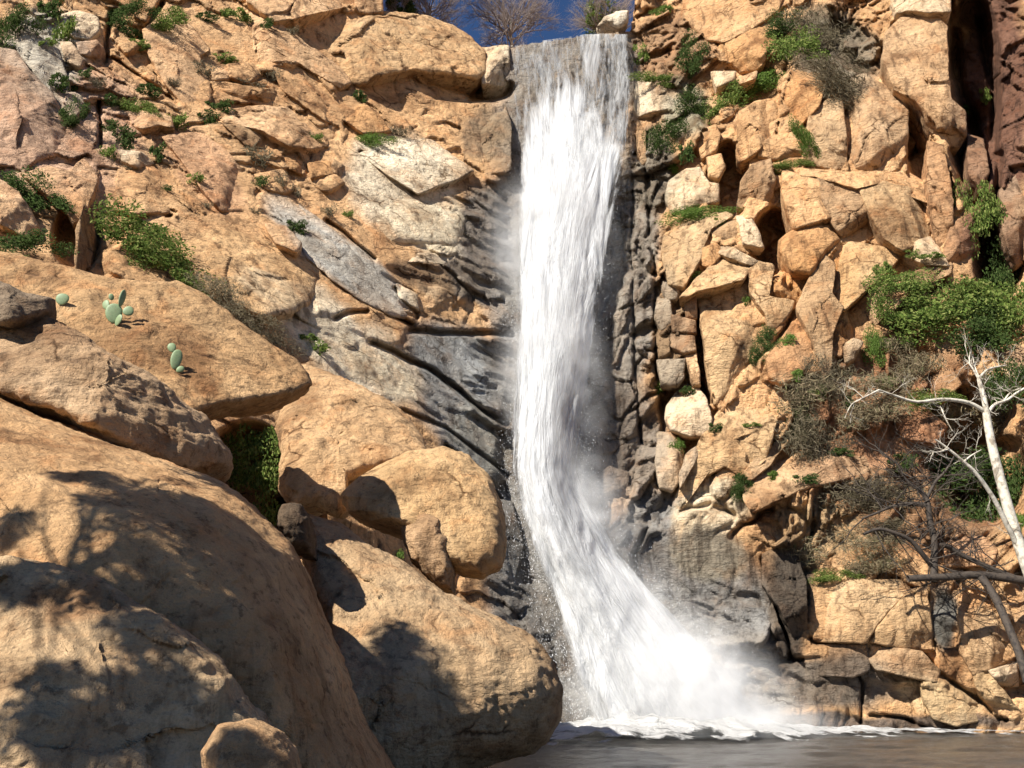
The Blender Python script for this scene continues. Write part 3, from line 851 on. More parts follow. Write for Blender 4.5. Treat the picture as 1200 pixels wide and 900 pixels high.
    # keep the traced outline: little sideways movement on the front rim
    w = np.ones(nr2)
    w[len(rr) - 1] = .5
    Vf = Vf + nm * (disp * np.repeat(w, n))[:, None]
    Vf[:n] = Vf[:n].mean(0)
    co = np.array(col) * (1 + .10 * (rs.random() - .5))
    co = np.repeat(co[None], len(Vf), 0)
    if d is None:
        vx, vy = project(Vf)
        zc, zw = zone_colour(vx, vy, (fbm(Vf * .5, 3, 71), fbm(Vf * .5, 3, 72)))
        co = co * .6 + zc * .4
        wet = wet * .6 + zw * .4
    tint = co * (1 + .16 * fbm(Vf / (S * .5) + 9, 3, 61))[:, None] * np.array([1, 1, 1])[None]
    # flip if needed so that normals face out
    test = np.cross(Vf[Fc[n * 2, 1]] - Vf[Fc[n * 2, 0]], Vf[Fc[n * 2, 3]] - Vf[Fc[n * 2, 0]])
    if test[1] > 0:
        Fc = Fc[:, ::-1]
    pc_ = parent
    return mesh_obj(name, Vf, Fc, mat or M_CLIFF, pc_, tint=tint, wet=wet)


LC, RC, WC = CL['left_cliff'], CL['right_cliff'], CL['waterfall_rock_wall']
for b in LB:
    block(parent=LC, **b)

for b in RB:
    block(parent=RC, **b)
for b in [dict(poly=[(694, 560), (715, 548), (735, 556), (738, 590), (715, 600), (696, 590)], lift=.5, T=1, col=(.16, .12, .09), wet=.7),
          dict(poly=[(575, 585), (600, 590), (612, 640), (600, 690), (580, 660)], lift=.4, T=1, col=WET, wet=1., rough=.5)]:
    block(parent=WC, **b)

# loose boulders and big slabs of the foreground: things of their own
BOULD = [
    ('boulder', 'pale oval boulder perched at the right end of the waterfall lip', dict(poly=[(699, 32), (708, 20), (722, 13), (737, 12), (737, 24), (728, 33), (712, 38), (700, 37)], d=49.6, T=1.2, rnd=.5, drop=.5, col=(.62, .54, .42), mat=M_CLIFF)),
    ('rock_slab', 'long flat-topped orange slab carrying the prickly pears, with a dark overhanging end', dict(poly=[(-60, 290), (0, 297), (25, 299), (78, 312), (128, 324), (171, 330), (210, 332), (233, 343), (264, 363), (295, 386), (322, 405), (350, 421), (362, 437), (366, 450), (342, 460), (303, 468), (264, 474), (235, 482), (180, 500), (60, 480), (-60, 440)], d=14.0, sx=.35, sz=.9, T=2.2, rnd=.08, drop=.2, col=(.54, .34, .17), rough=.5, mat=M_MID, shrink=.35, centre=(170, 400))),
    ('boulder', 'tan wedge-shaped boulder leaning under the cactus slab above the dark crevice', dict(poly=[(-60, 360), (0, 378), (50, 371), (100, 393), (155, 431), (195, 452), (210, 468), (241, 487), (268, 530), (264, 542), (233, 553), (202, 549), (155, 530), (109, 503), (58, 479), (0, 456), (-60, 430)], d=11.4, sx=.3, sz=.5, T=2.4, rnd=.22, drop=.4, col=(.50, .34, .20), rough=1.1, mat=M_MID, centre=(110, 445))),
    ('boulder', 'small dark rough rock at the far left edge on top of the cactus slab', dict(poly=[(-30, 322), (10, 333), (35, 345), (62, 350), (60, 365), (30, 378), (-30, 384)], d=11.6, T=.6, rnd=.4, drop=.25, sz=.4, col=(.30, .23, .16), mat=M_MID)),
    ('boulder', 'broad tan boulder with a ragged crack beside the polished rock, behind the rounded boulder', dict(poly=[(340, 428), (360, 426), (400, 441), (455, 468), (479, 487), (497, 515), (502, 532), (470, 542), (440, 552), (405, 562), (406, 590), (395, 604), (370, 592), (345, 600), (325, 575), (330, 530), (325, 500), (332, 465)], d=20.5, sx=.3, sz=.8, T=3, rnd=.25, drop=.7, col=(.54, .35, .185), mat=M_MID, rough=.8)),
    ('boulder', 'smooth rounded tan boulder with a dark underside overhanging beside the falls', dict(poly=[(400, 580), (420, 560), (445, 545), (480, 528), (520, 523), (550, 532), (575, 560), (590, 600), (594, 640), (588, 664), (568, 676), (545, 672), (530, 665), (505, 640), (470, 620), (430, 610), (408, 600)], d=17.5, sx=.25, sz=.55, T=3.2, rnd=.4, drop=.9, col=(.56, .37, .19), rough=.45, mat=M_MID, shrink=.4)),
    ('boulder', 'narrow brown upright rib of rock against the rounded boulder', dict(poly=[(472, 590), (482, 581), (495, 585), (515, 605), (525, 635), (532, 672), (532, 696), (515, 690), (480, 655), (470, 620)], d=17.0, T=1.6, rnd=.5, drop=.5, col=(.42, .27, .15), mat=M_MID)),
    ('boulder', 'large cream-tan boulder jutting over the pool, nearest to the splash', dict(poly=[(350, 640), (360, 600), (400, 612), (430, 635), (470, 655), (520, 695), (565, 715), (600, 737), (630, 752), (650, 778), (660, 810), (658, 840), (645, 865), (625, 884), (590, 893), (540, 905), (500, 950), (400, 950), (380, 850), (385, 790), (372, 720), (358, 680)], d=13.2, sx=.25, sz=.75, T=3.5, rnd=.30, drop=1.0, col=(.53, .37, .215), rough=.8, mat=M_MID, shrink=.4, centre=(490, 800))),
    ('boulder', 'dark shaded round rock wedged in the crevice below the leafy bush', dict(poly=[(330, 590), (352, 590), (363, 608), (366, 650), (345, 646), (322, 615)], d=13.4, T=1.4, rnd=.5, drop=.5, col=(.12, .085, .055), mat=M_MID, sx=.6)),  # the crevice's shade is put into this rock's dark colour
    ('boulder', 'huge smooth orange boulder filling the lower left under dappled tree shade', dict(poly=[(-80, 440), (0, 470), (50, 490), (110, 507), (170, 534), (215, 553), (260, 573), (300, 600), (340, 640), (365, 690), (385, 740), (402, 790), (420, 850), (450, 900), (500, 990), (300, 1040), (100, 1040), (-100, 1000)], d=7.4, sx=.30, sz=.85, T=4, rnd=.48, drop=2.2, col=(.50, .31, .155), rough=.6, facets=[(230, 600, .5, 1, .35), (60, 560, -.6, 1, .25), (330, 700, 1, .1, .45)], mat=M_NEAR, shrink=.3, centre=(160, 770), step=3.0)),
    ('boulder', 'greyish pale boulder at the bottom left corner mottled by leaf shadows', dict(poly=[(-60, 650), (10, 648), (70, 662), (130, 684), (195, 722), (245, 780), (285, 830), (325, 872), (350, 930), (350, 1000), (-60, 1000)], d=6.7, sx=.3, sz=.8, T=1.6, rnd=.12, drop=.15, col=(.51, .36, .21), rough=1.1, facets=[(190, 760, .7, 1, .4)], mat=M_NEAR, step=3.0, centre=(120, 850))),
    ('boulder', 'small rounded tan rock at the bottom edge beside the greyish pale boulder', dict(poly=[(235, 880), (255, 850), (290, 842), (320, 858), (342, 890), (350, 940), (240, 950)], d=5.1, sx=.1, sz=.4, T=.8, rnd=.5, drop=.25, col=(.5, .33, .18), rough=.5, mat=M_NEAR)),
]
for nm, lab, kw in BOULD:
    o = block(name=nm, **kw)
    tag(o, lab, 'rock slab' if nm == 'rock_slab' else 'boulder')

bpy.context.view_layer.update()
DG = bpy.context.evaluated_depsgraph_get()


def hit(px, py):
    dx, dy, dz = ray(px, py)
    v = Vector((float(dx), float(dy), float(dz))).normalized()
    ok, loc, nrm, _, ob, _ = scene.ray_cast(DG, Vector((0, 0, CAMZ)), v)
    if not ok:
        return None, None, None
    if nrm.dot(v) > 0:
        nrm = -nrm
    return loc, nrm, ob


# ------------------------------------------------------------------ plants
def leaves_mesh(name, pts, size, asp, mat, rs, up=.3):
    """one quad leaf per point"""
    n = len(pts)
    a = rs.normal(size=(n, 3))
    a[:, 2] += up * 2
    a /= np.linalg.norm(a, axis=1, keepdims=True)
    b = np.cross(a, rs.normal(size=(n, 3)))
    b /= np.linalg.norm(b, axis=1, keepdims=True) + 1e-9
    s = size * (.6 + .8 * rs.random((n, 1)))
    p0 = pts - a * s * .5
    p1 = pts + b * s * .5 * asp
    p2 = pts + a * s * .5
    p3 = pts - b * s * .5 * asp
    V = np.stack([p0, p1, p2, p3], 1).reshape(-1, 3)
    Fc = np.arange(n * 4).reshape(-1, 4)
    return V, Fc


def blob_points(n, rs, rx, ry, rz, clumps=9):
    """points in an uneven, clumped crown with gaps"""
    cc = rs.normal(size=(clumps, 3))
    cc /= np.linalg.norm(cc, axis=1, keepdims=True)
    cc *= rs.random((clumps, 1)) ** .4 * .78
    cr = .22 + .26 * rs.random(clumps)
    k = rs.integers(0, clumps, n)
    d = rs.normal(size=(n, 3))
    d /= np.linalg.norm(d, axis=1, keepdims=True)
    p = cc[k] + d * (cr[k][:, None] * rs.random((n, 1)) ** .45)
    return p * np.array([rx, ry, rz])


def shrub_mesh(seed, n, leaf, mat, rz=.75, asp=.4, up=.3, name='shrub', link=False):
    rs = np.random.default_rng(seed)
    p = blob_points(n, rs, 1, .8, rz, 10)
    p[:, 2] += rz * .5
    V, Fc = leaves_mesh(name, p, leaf, asp, mat, rs, up)
    return mesh_obj(name, V, Fc, mat, smooth=False, link=link)


def tube(path, radii, seg=7):
    """tapered tube along a path of points"""
    P = np.array(path, float)
    n = len(P)
    V, Fc = [], []
    T = np.gradient(P, axis=0)
    T /= np.linalg.norm(T, axis=1, keepdims=True) + 1e-9
    ref = np.array([.3, .9, .2])
    for i in range(n):
        a = np.cross(T[i], ref)
        a /= np.linalg.norm(a)
        b = np.cross(T[i], a)
        for k in range(seg):
            t = 2 * math.pi * k / seg
            V.append(P[i] + radii[i] * (math.cos(t) * a + math.sin(t) * b))
    V = np.array(V)
    Fc = grid_faces(n, seg, True)
    return V, Fc


def merge(parts):
    off, Vs, Fs = 0, [], []
    for V, Fc in parts:
        Vs.append(V)
        Fs.append(Fc + off)
        off += len(V)
    return np.concatenate(Vs), np.concatenate(Fs)


PROTO = {
    'green': [shrub_mesh(100 + i, 700, .19, M_GREEN) for i in range(3)],
    'dark': [shrub_mesh(200 + i, 700, .19, M_DARKG) for i in range(3)],
    'bright': [shrub_mesh(300 + i, 700, .18, M_BRIGHT) for i in range(2)],
    'dry': [shrub_mesh(400 + i, 380, .34, M_DRY, asp=.12) for i in range(2)],
    'grey': [shrub_mesh(500 + i, 420, .34, M_GREYB, asp=.12) for i in range(2)],
}
BIGP = {
    'green': [shrub_mesh(600 + i, 4200, .062, M_GREEN, asp=.5) for i in range(2)],
    'dark': [shrub_mesh(700 + i, 4200, .062, M_DARKG, asp=.5) for i in range(2)],
    'dry': [shrub_mesh(800 + i, 3400, .12, M_DRY, asp=.1) for i in range(2)],
    'grey': [shrub_mesh(900 + i, 3400, .12, M_GREYB, asp=.1) for i in range(2)],
    'bright': [shrub_mesh(950 + i, 4200, .062, M_BRIGHT, asp=.5) for i in range(1)],
}


def plant(px, py, w, h, kind, label, group=None, name='shrub', cat='shrub', big=False, ang=0., push=.45):
    """w, h: half sizes in photo pixels"""
    loc, nrm, ob = hit(px, py + h * .3)
    if loc is None:
        return None
    src = random.choice((BIGP if big else PROTO)[kind])
    o = bpy.data.objects.new(name, src.data)
    COL.objects.link(o)
    dist = (loc - Vector((0, 0, CAMZ))).length
    m = dist / F
    sw, sh = w * m * 1.25, h * m * 1.5
    sw *= 1.2
    sh *= 1.2
    o.scale = (sw, (sw + sh) * .25, sh)
    dirn = (Vector((0, 0, CAMZ)) - loc).normalized()
    o.location = loc + dirn * push * min(sw, sh) + Vector((0, 0, -sh * .35))
    o.rotation_euler = (random.uniform(-.15, .15), math.radians(ang), random.uniform(-.4, .4))
    tag(o, label, cat, group)
    return o


# singled-out plants
BIG = [
    (1110, 345, 55, 34, 'green', 'large bright green shrub sprawling over the right cliff above the white-barked tree', 0),
    (1050, 365, 30, 26, 'green', 'green shrub hanging at the left end of the sprawling right-cliff greenery', 0),
    (1165, 385, 40, 28, 'dark', 'dark green shrub at the right edge above the white-barked tree', 0),
    (1185, 330, 26, 40, 'dark', 'shaded shrub in the gully at the far right of the cliff', 0),
    (1028, 398, 12, 22, 'bright', 'narrow vivid green tuft drooping down the edge of the orange slab', 0),
    (1140, 235, 22, 42, 'green', 'tall green plant growing down the dark gully right of the pillar', 0),
    (1000, 455, 60, 32, 'dry', 'tangle of bare brown brush on the red slope left of the white-barked tree', 0),
    (950, 505, 42, 40, 'grey', 'grey-brown leafless brush beside the pale slanting slab', 0),
    (1080, 425, 50, 30, 'dry', 'dry brush under the large bright green shrub', 0),
    (1110, 480, 55, 30, 'dry', 'dry brush around the fork of the white-barked tree', 0),
    (1090, 462, 30, 12, 'green', 'low green bush among dry brush behind the long pale limb', 0),
    (935, 470, 24, 30, 'dark', 'green weeds on the shaded cleft under the orange rock', 0),
    (1020, 575, 60, 30, 'grey', 'grey twiggy brush across the textured ledge', 0),
    (1110, 560, 60, 40, 'dark', 'dark undergrowth behind the dark leaning tree', 0),
    (1180, 580, 26, 50, 'dark', 'dark leafy undergrowth right of the white trunk', 0),
    (1000, 640, 50, 24, 'dry', 'sparse dry bush above the tan ledge wall', 0),
    
    (150, 272, 46, 34, 'green', 'green bush right of the dark upright slab on the left cliff', 25),
    (205, 312, 56, 26, 'green', 'long green bush along the grassy gully of the left cliff', 35),
    (250, 338, 46, 20, 'grey', 'grey-green bush at the lower end of the grassy gully', 35),
    (305, 385, 36, 16, 'grey', 'grey dry brush along the back edge of the cactus slab', 35),
    (35, 225, 50, 18, 'dark', 'dark green grass strip under the pink slab at the left edge', 35),
    (20, 285, 40, 20, 'dark', 'dark green bush at the left edge behind the cactus slab', 10),
    (975, 28, 32, 34, 'grey', 'brown hanging roots and brush at the top of the right cliff', -50),
    (1005, 75, 26, 50, 'grey', 'long dry brush hanging left of the right cliff pillar', -50),
    (855, 110, 44, 16, 'green', 'long green grass ledge slanting above the vertical blocks', -35),
    (905, 85, 40, 16, 'bright', 'vivid green grass ledge below the orange wedge block', -30),
    (945, 45, 28, 24, 'green', 'green bush near the top of the right cliff', -30),
    (925, 25, 24, 14, 'dark', 'dark green bush right of the tan cap rock', -30),
    (812, 65, 16, 24, 'dark', 'dark bush left of the orange wedge block', 0),
    (815, 120, 24, 18, 'dark', 'dark scrub above the small upright stones', 0),
    (775, 90, 30, 9, 'green', 'low green plants on top of the cream block beside the falls', 0),
    (785, 155, 20, 22, 'dark', 'dark green plant under the cream block', 0),
    (950, 152, 9, 26, 'bright', 'slim vivid green plant in the cleft left of the grey block', -30),
    (820, 246, 36, 10, 'bright', 'green grass tuft on the striped rock step', 0),
    (925, 190, 26, 8, 'green', 'green plants on the ledge above the dark rough block', 0),
    (890, 412, 12, 16, 'dark', 'dark green bush at the notch of the heart-shaped block', 0),
    (908, 390, 10, 18, 'dark', 'ivy-like plant climbing right of the heart-shaped block', -35),
    (435, 160, 26, 11, 'bright', 'bright green bush above the cream polished slab', 0),
    (975, 672, 28, 8, 'green', 'low green grass on top of the tan ledge wall', 0),
    (870, 572, 14, 16, 'dark', 'green weeds under the pale slanting slab', 0),
    (12, 28, 22, 26, 'dark', 'dark green shrub at the top left corner', 0),
    (150, 12, 26, 15, 'dark', 'dark shrub by the top edge between two narrow cracks', 20),
    (195, 20, 22, 18, 'green', 'green shrub at the top of the crack in the left cliff', 0),
    (84, 132, 16, 17, 'dark', 'dark bush in the hollow above the pink slab', 0),
    (155, 120, 28, 12, 'green', 'green bush slanting across the left cliff below the smooth tan slab', 25),
]
plant(305, 540, 34, 46, 'green', 'dark leafy bush growing in the crevice between the boulders', big=True, push=1.6)
for x, y, w, h, k, lab, ang in BIG:
    plant(x, y, w, h, k, lab, big=True, ang=ang)

for x, y, w, h, k, lab in [(1060, 330, 34, 18, 'green', 'green leafy growth on the left part of the sprawling right-cliff greenery'), (1185, 350, 30, 30, 'green', 'light green shrub at the right edge beside the shaded gully'), (1150, 355, 40, 30, 'green', 'mid green shrub between the bright sprawling shrub and the right edge'), (1195, 440, 26, 30, 'dark', 'dark shrub at the right edge beside the white-barked fork'), (960, 440, 30, 24, 'grey', 'grey-brown twigs left of the brown brush tangle'), (1040, 620, 60, 20, 'grey', 'thin brown twigs behind the dark multi-stemmed tree')]:
    plant(x, y, w, h, k, lab, big=True)

SMALL_L = [(60, 8, 14, 12), (78, 34, 10, 16), (68, 96, 14, 10), (115, 97, 7, 8), (128, 116, 9, 7), (137, 28, 9, 7), (155, 40, 10, 7), (147, 163, 11, 14), (130, 148, 9, 8), (126, 178, 9, 9), (172, 106, 14, 8),
           (183, 176, 9, 13), (206, 140, 12, 10), (237, 78, 14, 10), (262, 66, 14, 6), (256, 124, 16, 8), (246, 138, 10, 9), (275, 16, 12, 10), (314, 28, 8, 6), (342, 36, 8, 6), (315, 88, 12, 8),
           (290, 98, 18, 6), (230, 207, 10, 6), (305, 212, 12, 7), (345, 222, 9, 10), (385, 246, 11, 8), (348, 264, 11, 9), (470, 153, 10, 8), (420, 112, 8, 9), (370, 160, 8, 6), (195, 220, 7, 4), (165, 50, 10, 6),
           (330, 210, 7, 10), (150, 196, 7, 4), (372, 405, 14, 8), (360, 395, 10, 6), (298, 246, 8, 4), (242, 240, 8, 5), (204, 96, 6, 6), (100, 84, 8, 6), (52, 50, 8, 6), (408, 250, 6, 6), (240, 20, 14, 5), (86, 100, 8, 7)]
for i, (x, y, w, h) in enumerate(SMALL_L):
    plant(x, y, w, h, random.choice(['green', 'dark', 'dark', 'green', 'grey']), 'small green tuft growing in a crack of the left cliff', 'tufts in the cracks of the left cliff', 'plant_tuft', 'tuft')
plant(300, 178, 18, 14, 'grey', 'grey shrub left of the overhanging slab on the left cliff')
SMALL_R = [(1132, 126, 6, 7), (1090, 300, 11, 5), (1072, 296, 9, 5), (1034, 315, 8, 10), (806, 458, 8, 7), (934, 436, 8, 8), (795, 520, 8, 8), (840, 500, 10, 6), (752, 60, 8, 14), (778, 10, 10, 6), (770, 452, 9, 7), (905, 38, 8, 8),
           (880, 498, 8, 4), (868, 560, 8, 6), (930, 500, 12, 10), (905, 555, 8, 6), (1040, 445, 12, 8), (1000, 470, 12, 8), (960, 455, 10, 12), (1148, 330, 10, 6), (845, 260, 8, 6), (812, 322, 12, 5), (1195, 610, 8, 16), (875, 350, 4, 6),
           (790, 190, 10, 10), (805, 175, 8, 14), (1155, 110, 5, 8), (925, 395, 8, 8), (945, 560, 14, 6), (985, 530, 12, 6), (1060, 540, 14, 8)]
for i, (x, y, w, h) in enumerate(SMALL_R):
    plant(x, y, w, h, random.choice(['green', 'bright', 'dark', 'green']), 'small green tuft growing in a crack of the right cliff', 'tufts in the cracks of the right cliff', 'plant_tuft', 'tuft')
plant(467, 650, 7, 8, 'bright', 'small bright green sprig beside the brown rib of rock', name='plant_tuft', cat='tuft')


# ------------------------------------------------------------------ prickly pears
def pad_mesh(w, h, t):
    nu, nv = 14, 9
    V = []
    for i in range(nv + 1):
        a = math.pi * i / nv
        for j in range(nu):
            b = 2 * math.pi * j / nu
            z = h * (1 - math.cos(a)) / 2
            ww = math.sin(a) * (.72 + .38 * i / nv)
            V.append((w * .5 * ww * math.cos(b), t * .5 * ww * math.sin(b), z))
    return np.array(V), grid_faces(nv + 1, nu, True)


def cactus(px, py, label, pads):
    loc, nrm, _ = hit(px, py)
    e = bpy.data.objects.new('prickly_pear', None)
    COL.objects.link(e)
    e.location = loc + Vector((0, -.03, -.03))
    tag(e, label, 'cactus')
    for (x, z, w, h, lean, tw) in pads:
        V, Fc = pad_mesh(w, h, .045)
        o = mesh_obj('pad', V, Fc, M_CACTUS, e)
        o.location = (x, -.02, z)
        o.rotation_euler = (random.uniform(-.1, .1), lean, tw)


cactus(134, 378, 'prickly pear with the most pads, in the middle of the orange slab', [(0, 0, .30, .36, -.05, .3), (-.13, .26, .16, .20, -.5, -.3), (.07, .3, .14, .34, .12, 1.1), (.14, .2, .2, .18, 1.2, .2), (.05, -.05, .18, .22, .7, -.5), (-.08, .42, .1, .13, -.2, .6)])
cactus(73, 357, 'single round prickly pear pad growing near the dark rough rock', [(0, 0, .24, .22, .1, .2)])
cactus(205, 432, 'small prickly pear with a tall pad at the lower lip of the orange slab', [(0, 0, .2, .36, .12, .5), (-.05, .3, .15, .17, -.3, .2), (.05, -.04, .12, .14, .9, .3)])


# ------------------------------------------------------------------ trees
def branch_path(p0, p1, n, wob, rs, sag=0.):
    p0, p1 = np.array(p0, float), np.array(p1, float)
    t = np.linspace(0, 1, n)[:, None]
    P = p0 + (p1 - p0) * t
    ln = np.linalg.norm(p1 - p0)
    off = np.cumsum(rs.normal(size=(n, 3)), 0) * wob * ln / n
    off -= off[-1] * t
    P += off * np.sin(np.pi * np.clip(t, 0, 1)) ** .5
    P[:, 2] += sag * ln * np.sin(np.pi * t[:, 0])
    return P


def grow(p0, dirv, length, rad, depth, rs, out, spread=.6, upb=.15, kids=3, shrink_=.62, seg=5):
    d = np.array(dirv, float)
    d /= np.linalg.norm(d)
    p1 = np.array(p0) + d * length
    path = branch_path(p0, p1, 6, .25, rs)
    out.append(tube(path, np.linspace(rad, rad * .45, 6), seg))
    if depth == 0:
        return
    for k in range(kids):
        t = .35 + .6 * (k + rs.random()) / kids
        q = path[min(5, int(t * 5))]
        nd = d + rs.normal(size=3) * spread
        nd[2] += upb
        grow(q, nd, length * shrink_ * (.7 + .5 * rs.random()), rad * .5 * (1.1 - .3 * t), depth - 1, rs, out, spread, upb, kids, shrink_, max(3, seg - 1))


def P3(px, py, Y):
    return at(px, py, Y)


def poly_branch(pts, r0, r1, seg=8, sub=4):
    A = np.array([P3(*p) for p in pts])
    t = np.linspace(0, len(A) - 1, (len(A) - 1) * sub + 1)
    # Catmull-Rom style smoothing
    out = []
    for q in t:
        i = min(int(q), len(A) - 2)
        f = q - i
        a, b, c, d = A[max(i - 1, 0)], A[i], A[i + 1], A[min(i + 2, len(A) - 1)]
        out.append(.5 * ((2 * b) + (-a + c) * f + (2 * a - 5 * b + 4 * c - d) * f * f + (-a + 3 * b - 3 * c + d) * f ** 3))
    out = np.array(out)
    return tube(out, np.linspace(r0, r1, len(out)), seg), out


def twigs_along(path, r, rs, n, ln, out, depth=1):
    for k in range(n):
        i = rs.integers(1, len(path) - 1)
        d = rs.normal(size=3)
        d[2] += .3
        grow(path[i], d, ln * (.5 + rs.random()), r, depth, rs, out, .6, .1, 3, .6, 4)


rs = np.random.default_rng(33)
TY = 27.0
PX2 = TY / F
tree = bpy.data.objects.new('sycamore_tree', None)
COL.objects.link(tree)
tree.location = Vector(tuple(P3(1230, 760, TY)))
tag(tree, 'leafless tree with white bark and crooked limbs leaning in at the right edge', 'tree')
bpy.context.view_layer.update()


def child_mesh(name, parts, mat, root, label=None):
    V, Fc = merge(parts)
    V = V - np.array(root.location)
    o = mesh_obj(name, V, Fc, mat, root)
    if label:
        o['label'] = label
    return o


tr, tp = poly_branch([(1232, 790, TY), (1215, 700, TY), (1195, 640, TY), (1180, 590, TY), (1168, 545, TY), (1160, 510, TY), (1155, 480, TY)], 7.6 * PX2, 4.4 * PX2, 12)
child_mesh('trunk', [tr], M_WHITEBARK, tree)
limbs = [
    ([(1155, 483, TY), (1135, 472, TY - .1), (1105, 468, TY - .3), (1075, 471, TY - .5), (1050, 464, TY - .6), (1030, 457, TY - .8)], 4.2, 1.6),
    ([(1030, 457, TY - .8), (1012, 466, TY - .9), (998, 474, TY - 1), (990, 490, TY - 1)], 1.6, .6),
    ([(1156, 482, TY), (1152, 462, TY), (1148, 448, TY), (1147, 440, TY)], 5.2, 3.5),
    ([(1147, 444, TY), (1156, 434, TY), (1168, 430, TY + .2), (1180, 428, TY + .3)], 2.6, .9),
    ([(1148, 446, TY), (1140, 432, TY), (1136, 425, TY), (1137, 412, TY)], 2.2, .7),
    ([(1147, 442, TY), (1142, 428, TY + .2), (1140, 415, TY + .2)], 1.6, .5),
    ([(1158, 484, TY), (1166, 474, TY), (1180, 469, TY), (1192, 460, TY), (1210, 450, TY)], 3.4, 1.8),
    ([(1176, 471, TY), (1184, 460, TY), (1196, 455, TY)], 1.8, .8),
    ([(1193, 640, TY), (1180, 615, TY - .2), (1165, 585, TY - .4), (1145, 556, TY - .6), (1128, 540, TY - .7), (1110, 525, TY - .8), (1096, 515, TY - .9)], 5.0, 1.6),
    ([(1130, 541, TY - .7), (1138, 534, TY - .7), (1150, 527, TY - .7)], 1.8, .6),
    ([(1110, 527, TY - .8), (1098, 530, TY - .9), (1090, 528, TY - 1)], 1.6, .6),
    ([(1102, 476, TY - .3), (1108, 490, TY - .4), (1116, 505, TY - .4)], 1.3, .6),
]
for pts, a, b in limbs:
    t_, pth = poly_branch(pts, a * .68 * PX2, b * .6 * PX2, 8)
    parts = [t_]
    twigs_along(pth, .4 * PX2, rs, 6, .6, parts, 2)
    child_mesh('limb', parts, M_WHITEBARK, tree)

# dark leaning tree on the ledge
DY = 34.5
PD = DY / F
dt = bpy.data.objects.new('dark_tree', None)
COL.objects.link(dt)
dt.location = Vector(tuple(P3(1094, 682, DY)))
tag(dt, 'dark multi-stemmed leafless tree standing on the tan ledge behind the white trunk', 'tree')
bpy.context.view_layer.update()
stems = [
    ([(1094, 682, DY), (1095, 660, DY), (1095, 635, DY), (1090, 610, DY), (1086, 585, DY), (1075, 572, DY)], 4.6, 2.6),
    ([(1091, 662, DY), (1080, 648, DY - .2), (1068, 634, DY - .3), (1050, 625, DY - .4), (1030, 620, DY - .4), (1012, 626, DY - .5)], 3.2, 1.6),
    ([(1086, 592, DY), (1070, 590, DY), (1050, 592, DY), (1030, 600, DY - .3), (1010, 608, DY - .3)], 2.6, 1.0),
    ([(1094, 640, DY), (1110, 640, DY + .3), (1130, 652, DY + .3), (1160, 665, DY + .3), (1205, 682, DY)], 3.4, 2.4),
    ([(1086, 585, DY), (1096, 565, DY), (1108, 552, DY), (1118, 535, DY)], 2.2, .9),
    ([(1078, 575, DY), (1062, 562, DY), (1052, 545, DY), (1040, 535, DY)], 2.2, .8),
]
for pts, a, b in stems:
    t_, pth = poly_branch(pts, a * PD, b * PD, 8)
    parts = [t_]
    twigs_along(pth, .8 * PD, rs, 14, 1.8, parts, 2)
    child_mesh('stem', parts, M_DARKBARK, dt)
fb = bpy.data.objects.new('fallen_trunk', None)
COL.objects.link(fb)
fb.location = Vector(tuple(P3(1080, 678, DY - .4)))
tag(fb, 'dark fallen trunk lying level across the tan ledge at the right', 'log')
bpy.context.view_layer.update()
for pts, a, b in [([(1064, 678, DY - .4), (1110, 676, DY - .4), (1150, 674, DY - .4), (1210, 682, DY - .4)], 3.8, 5.0), ([(1150, 676, DY - .5), (1166, 700, DY - .8), (1180, 730, DY - 1.2), (1194, 765, DY - 1.6), (1204, 800, DY - 2)], 4.6, 4.2)]:
    t_, pth = poly_branch(pts, a * PD, b * PD, 10)
    parts = [t_]
    twigs_along(pth, .6 * PD, rs, 4, .8, parts, 1)
    child_mesh('branch', parts, M_DARKBARK, fb)


# trees on the plateau above the falls
def bare_tree(px, py, Y, h, label, seed, mat, foliage=None):
    rs = np.random.default_rng(seed)
    root = bpy.data.objects.new('bare_tree', None)
    COL.objects.link(root)
    base = P3(px, py, Y)
    root.location = Vector(tuple(base))
    tag(root, label, 'tree')
    tr = tube(branch_path((0, 0, -3), (0.2, 0, h * .55), 8, .12, rs), np.linspace(.03 * h, .014 * h, 8), 8)
    mesh_obj('trunk', tr[0], tr[1], M_WHITEBARK, root)
    out = []
    for k in range(34):
        z = h * (.06 + .5 * k / 34)
        a = rs.random() * 6.28
        grow((0.1, 0, z), (math.cos(a), math.sin(a), .5 + .5 * rs.random()), h * (.40 + .1 * rs.random()), .009 * h, 3, rs, out, .5, .2, 5, .62, 4)
    V, Fc = merge(out)
    mesh_obj('crown', V, Fc, mat, root)
    if foliage:
        p = blob_points(2200, rs, h * .42, h * .42, h * .42, 12)
        p[:, 2] += h * .5
        V, Fc = leaves_mesh('leaves', p, .24, .6, foliage, rs)
        mesh_obj('foliage', V, Fc, foliage, root, smooth=False)


bare_tree(597, 66, 66, 7.5, 'leafless grey tree standing against the sky behind the waterfall lip', 5, M_TWIG)
bare_tree(500, 45, 68, 6.5, 'leafless tree showing over the tan boulder left of the sky gap', 6, M_TWIG)
bare_tree(470, 30, 64, 3.5, 'low leafy tree at the left end of the sky gap', 8, M_TWIG, M_DARKG)
bare_tree(706, 52, 62, 5.5, 'green leafy tree against the sky at the right end of the waterfall lip', 7, M_TWIG, M_GREEN)

# shade tree standing beside the viewer's left: its shadow falls over the near boulders
SUN = Vector((-.52, -.52, .68)).normalized()
rs = np.random.default_rng(12)
sh = bpy.data.objects.new('shade_tree', None)
COL.objects.link(sh)
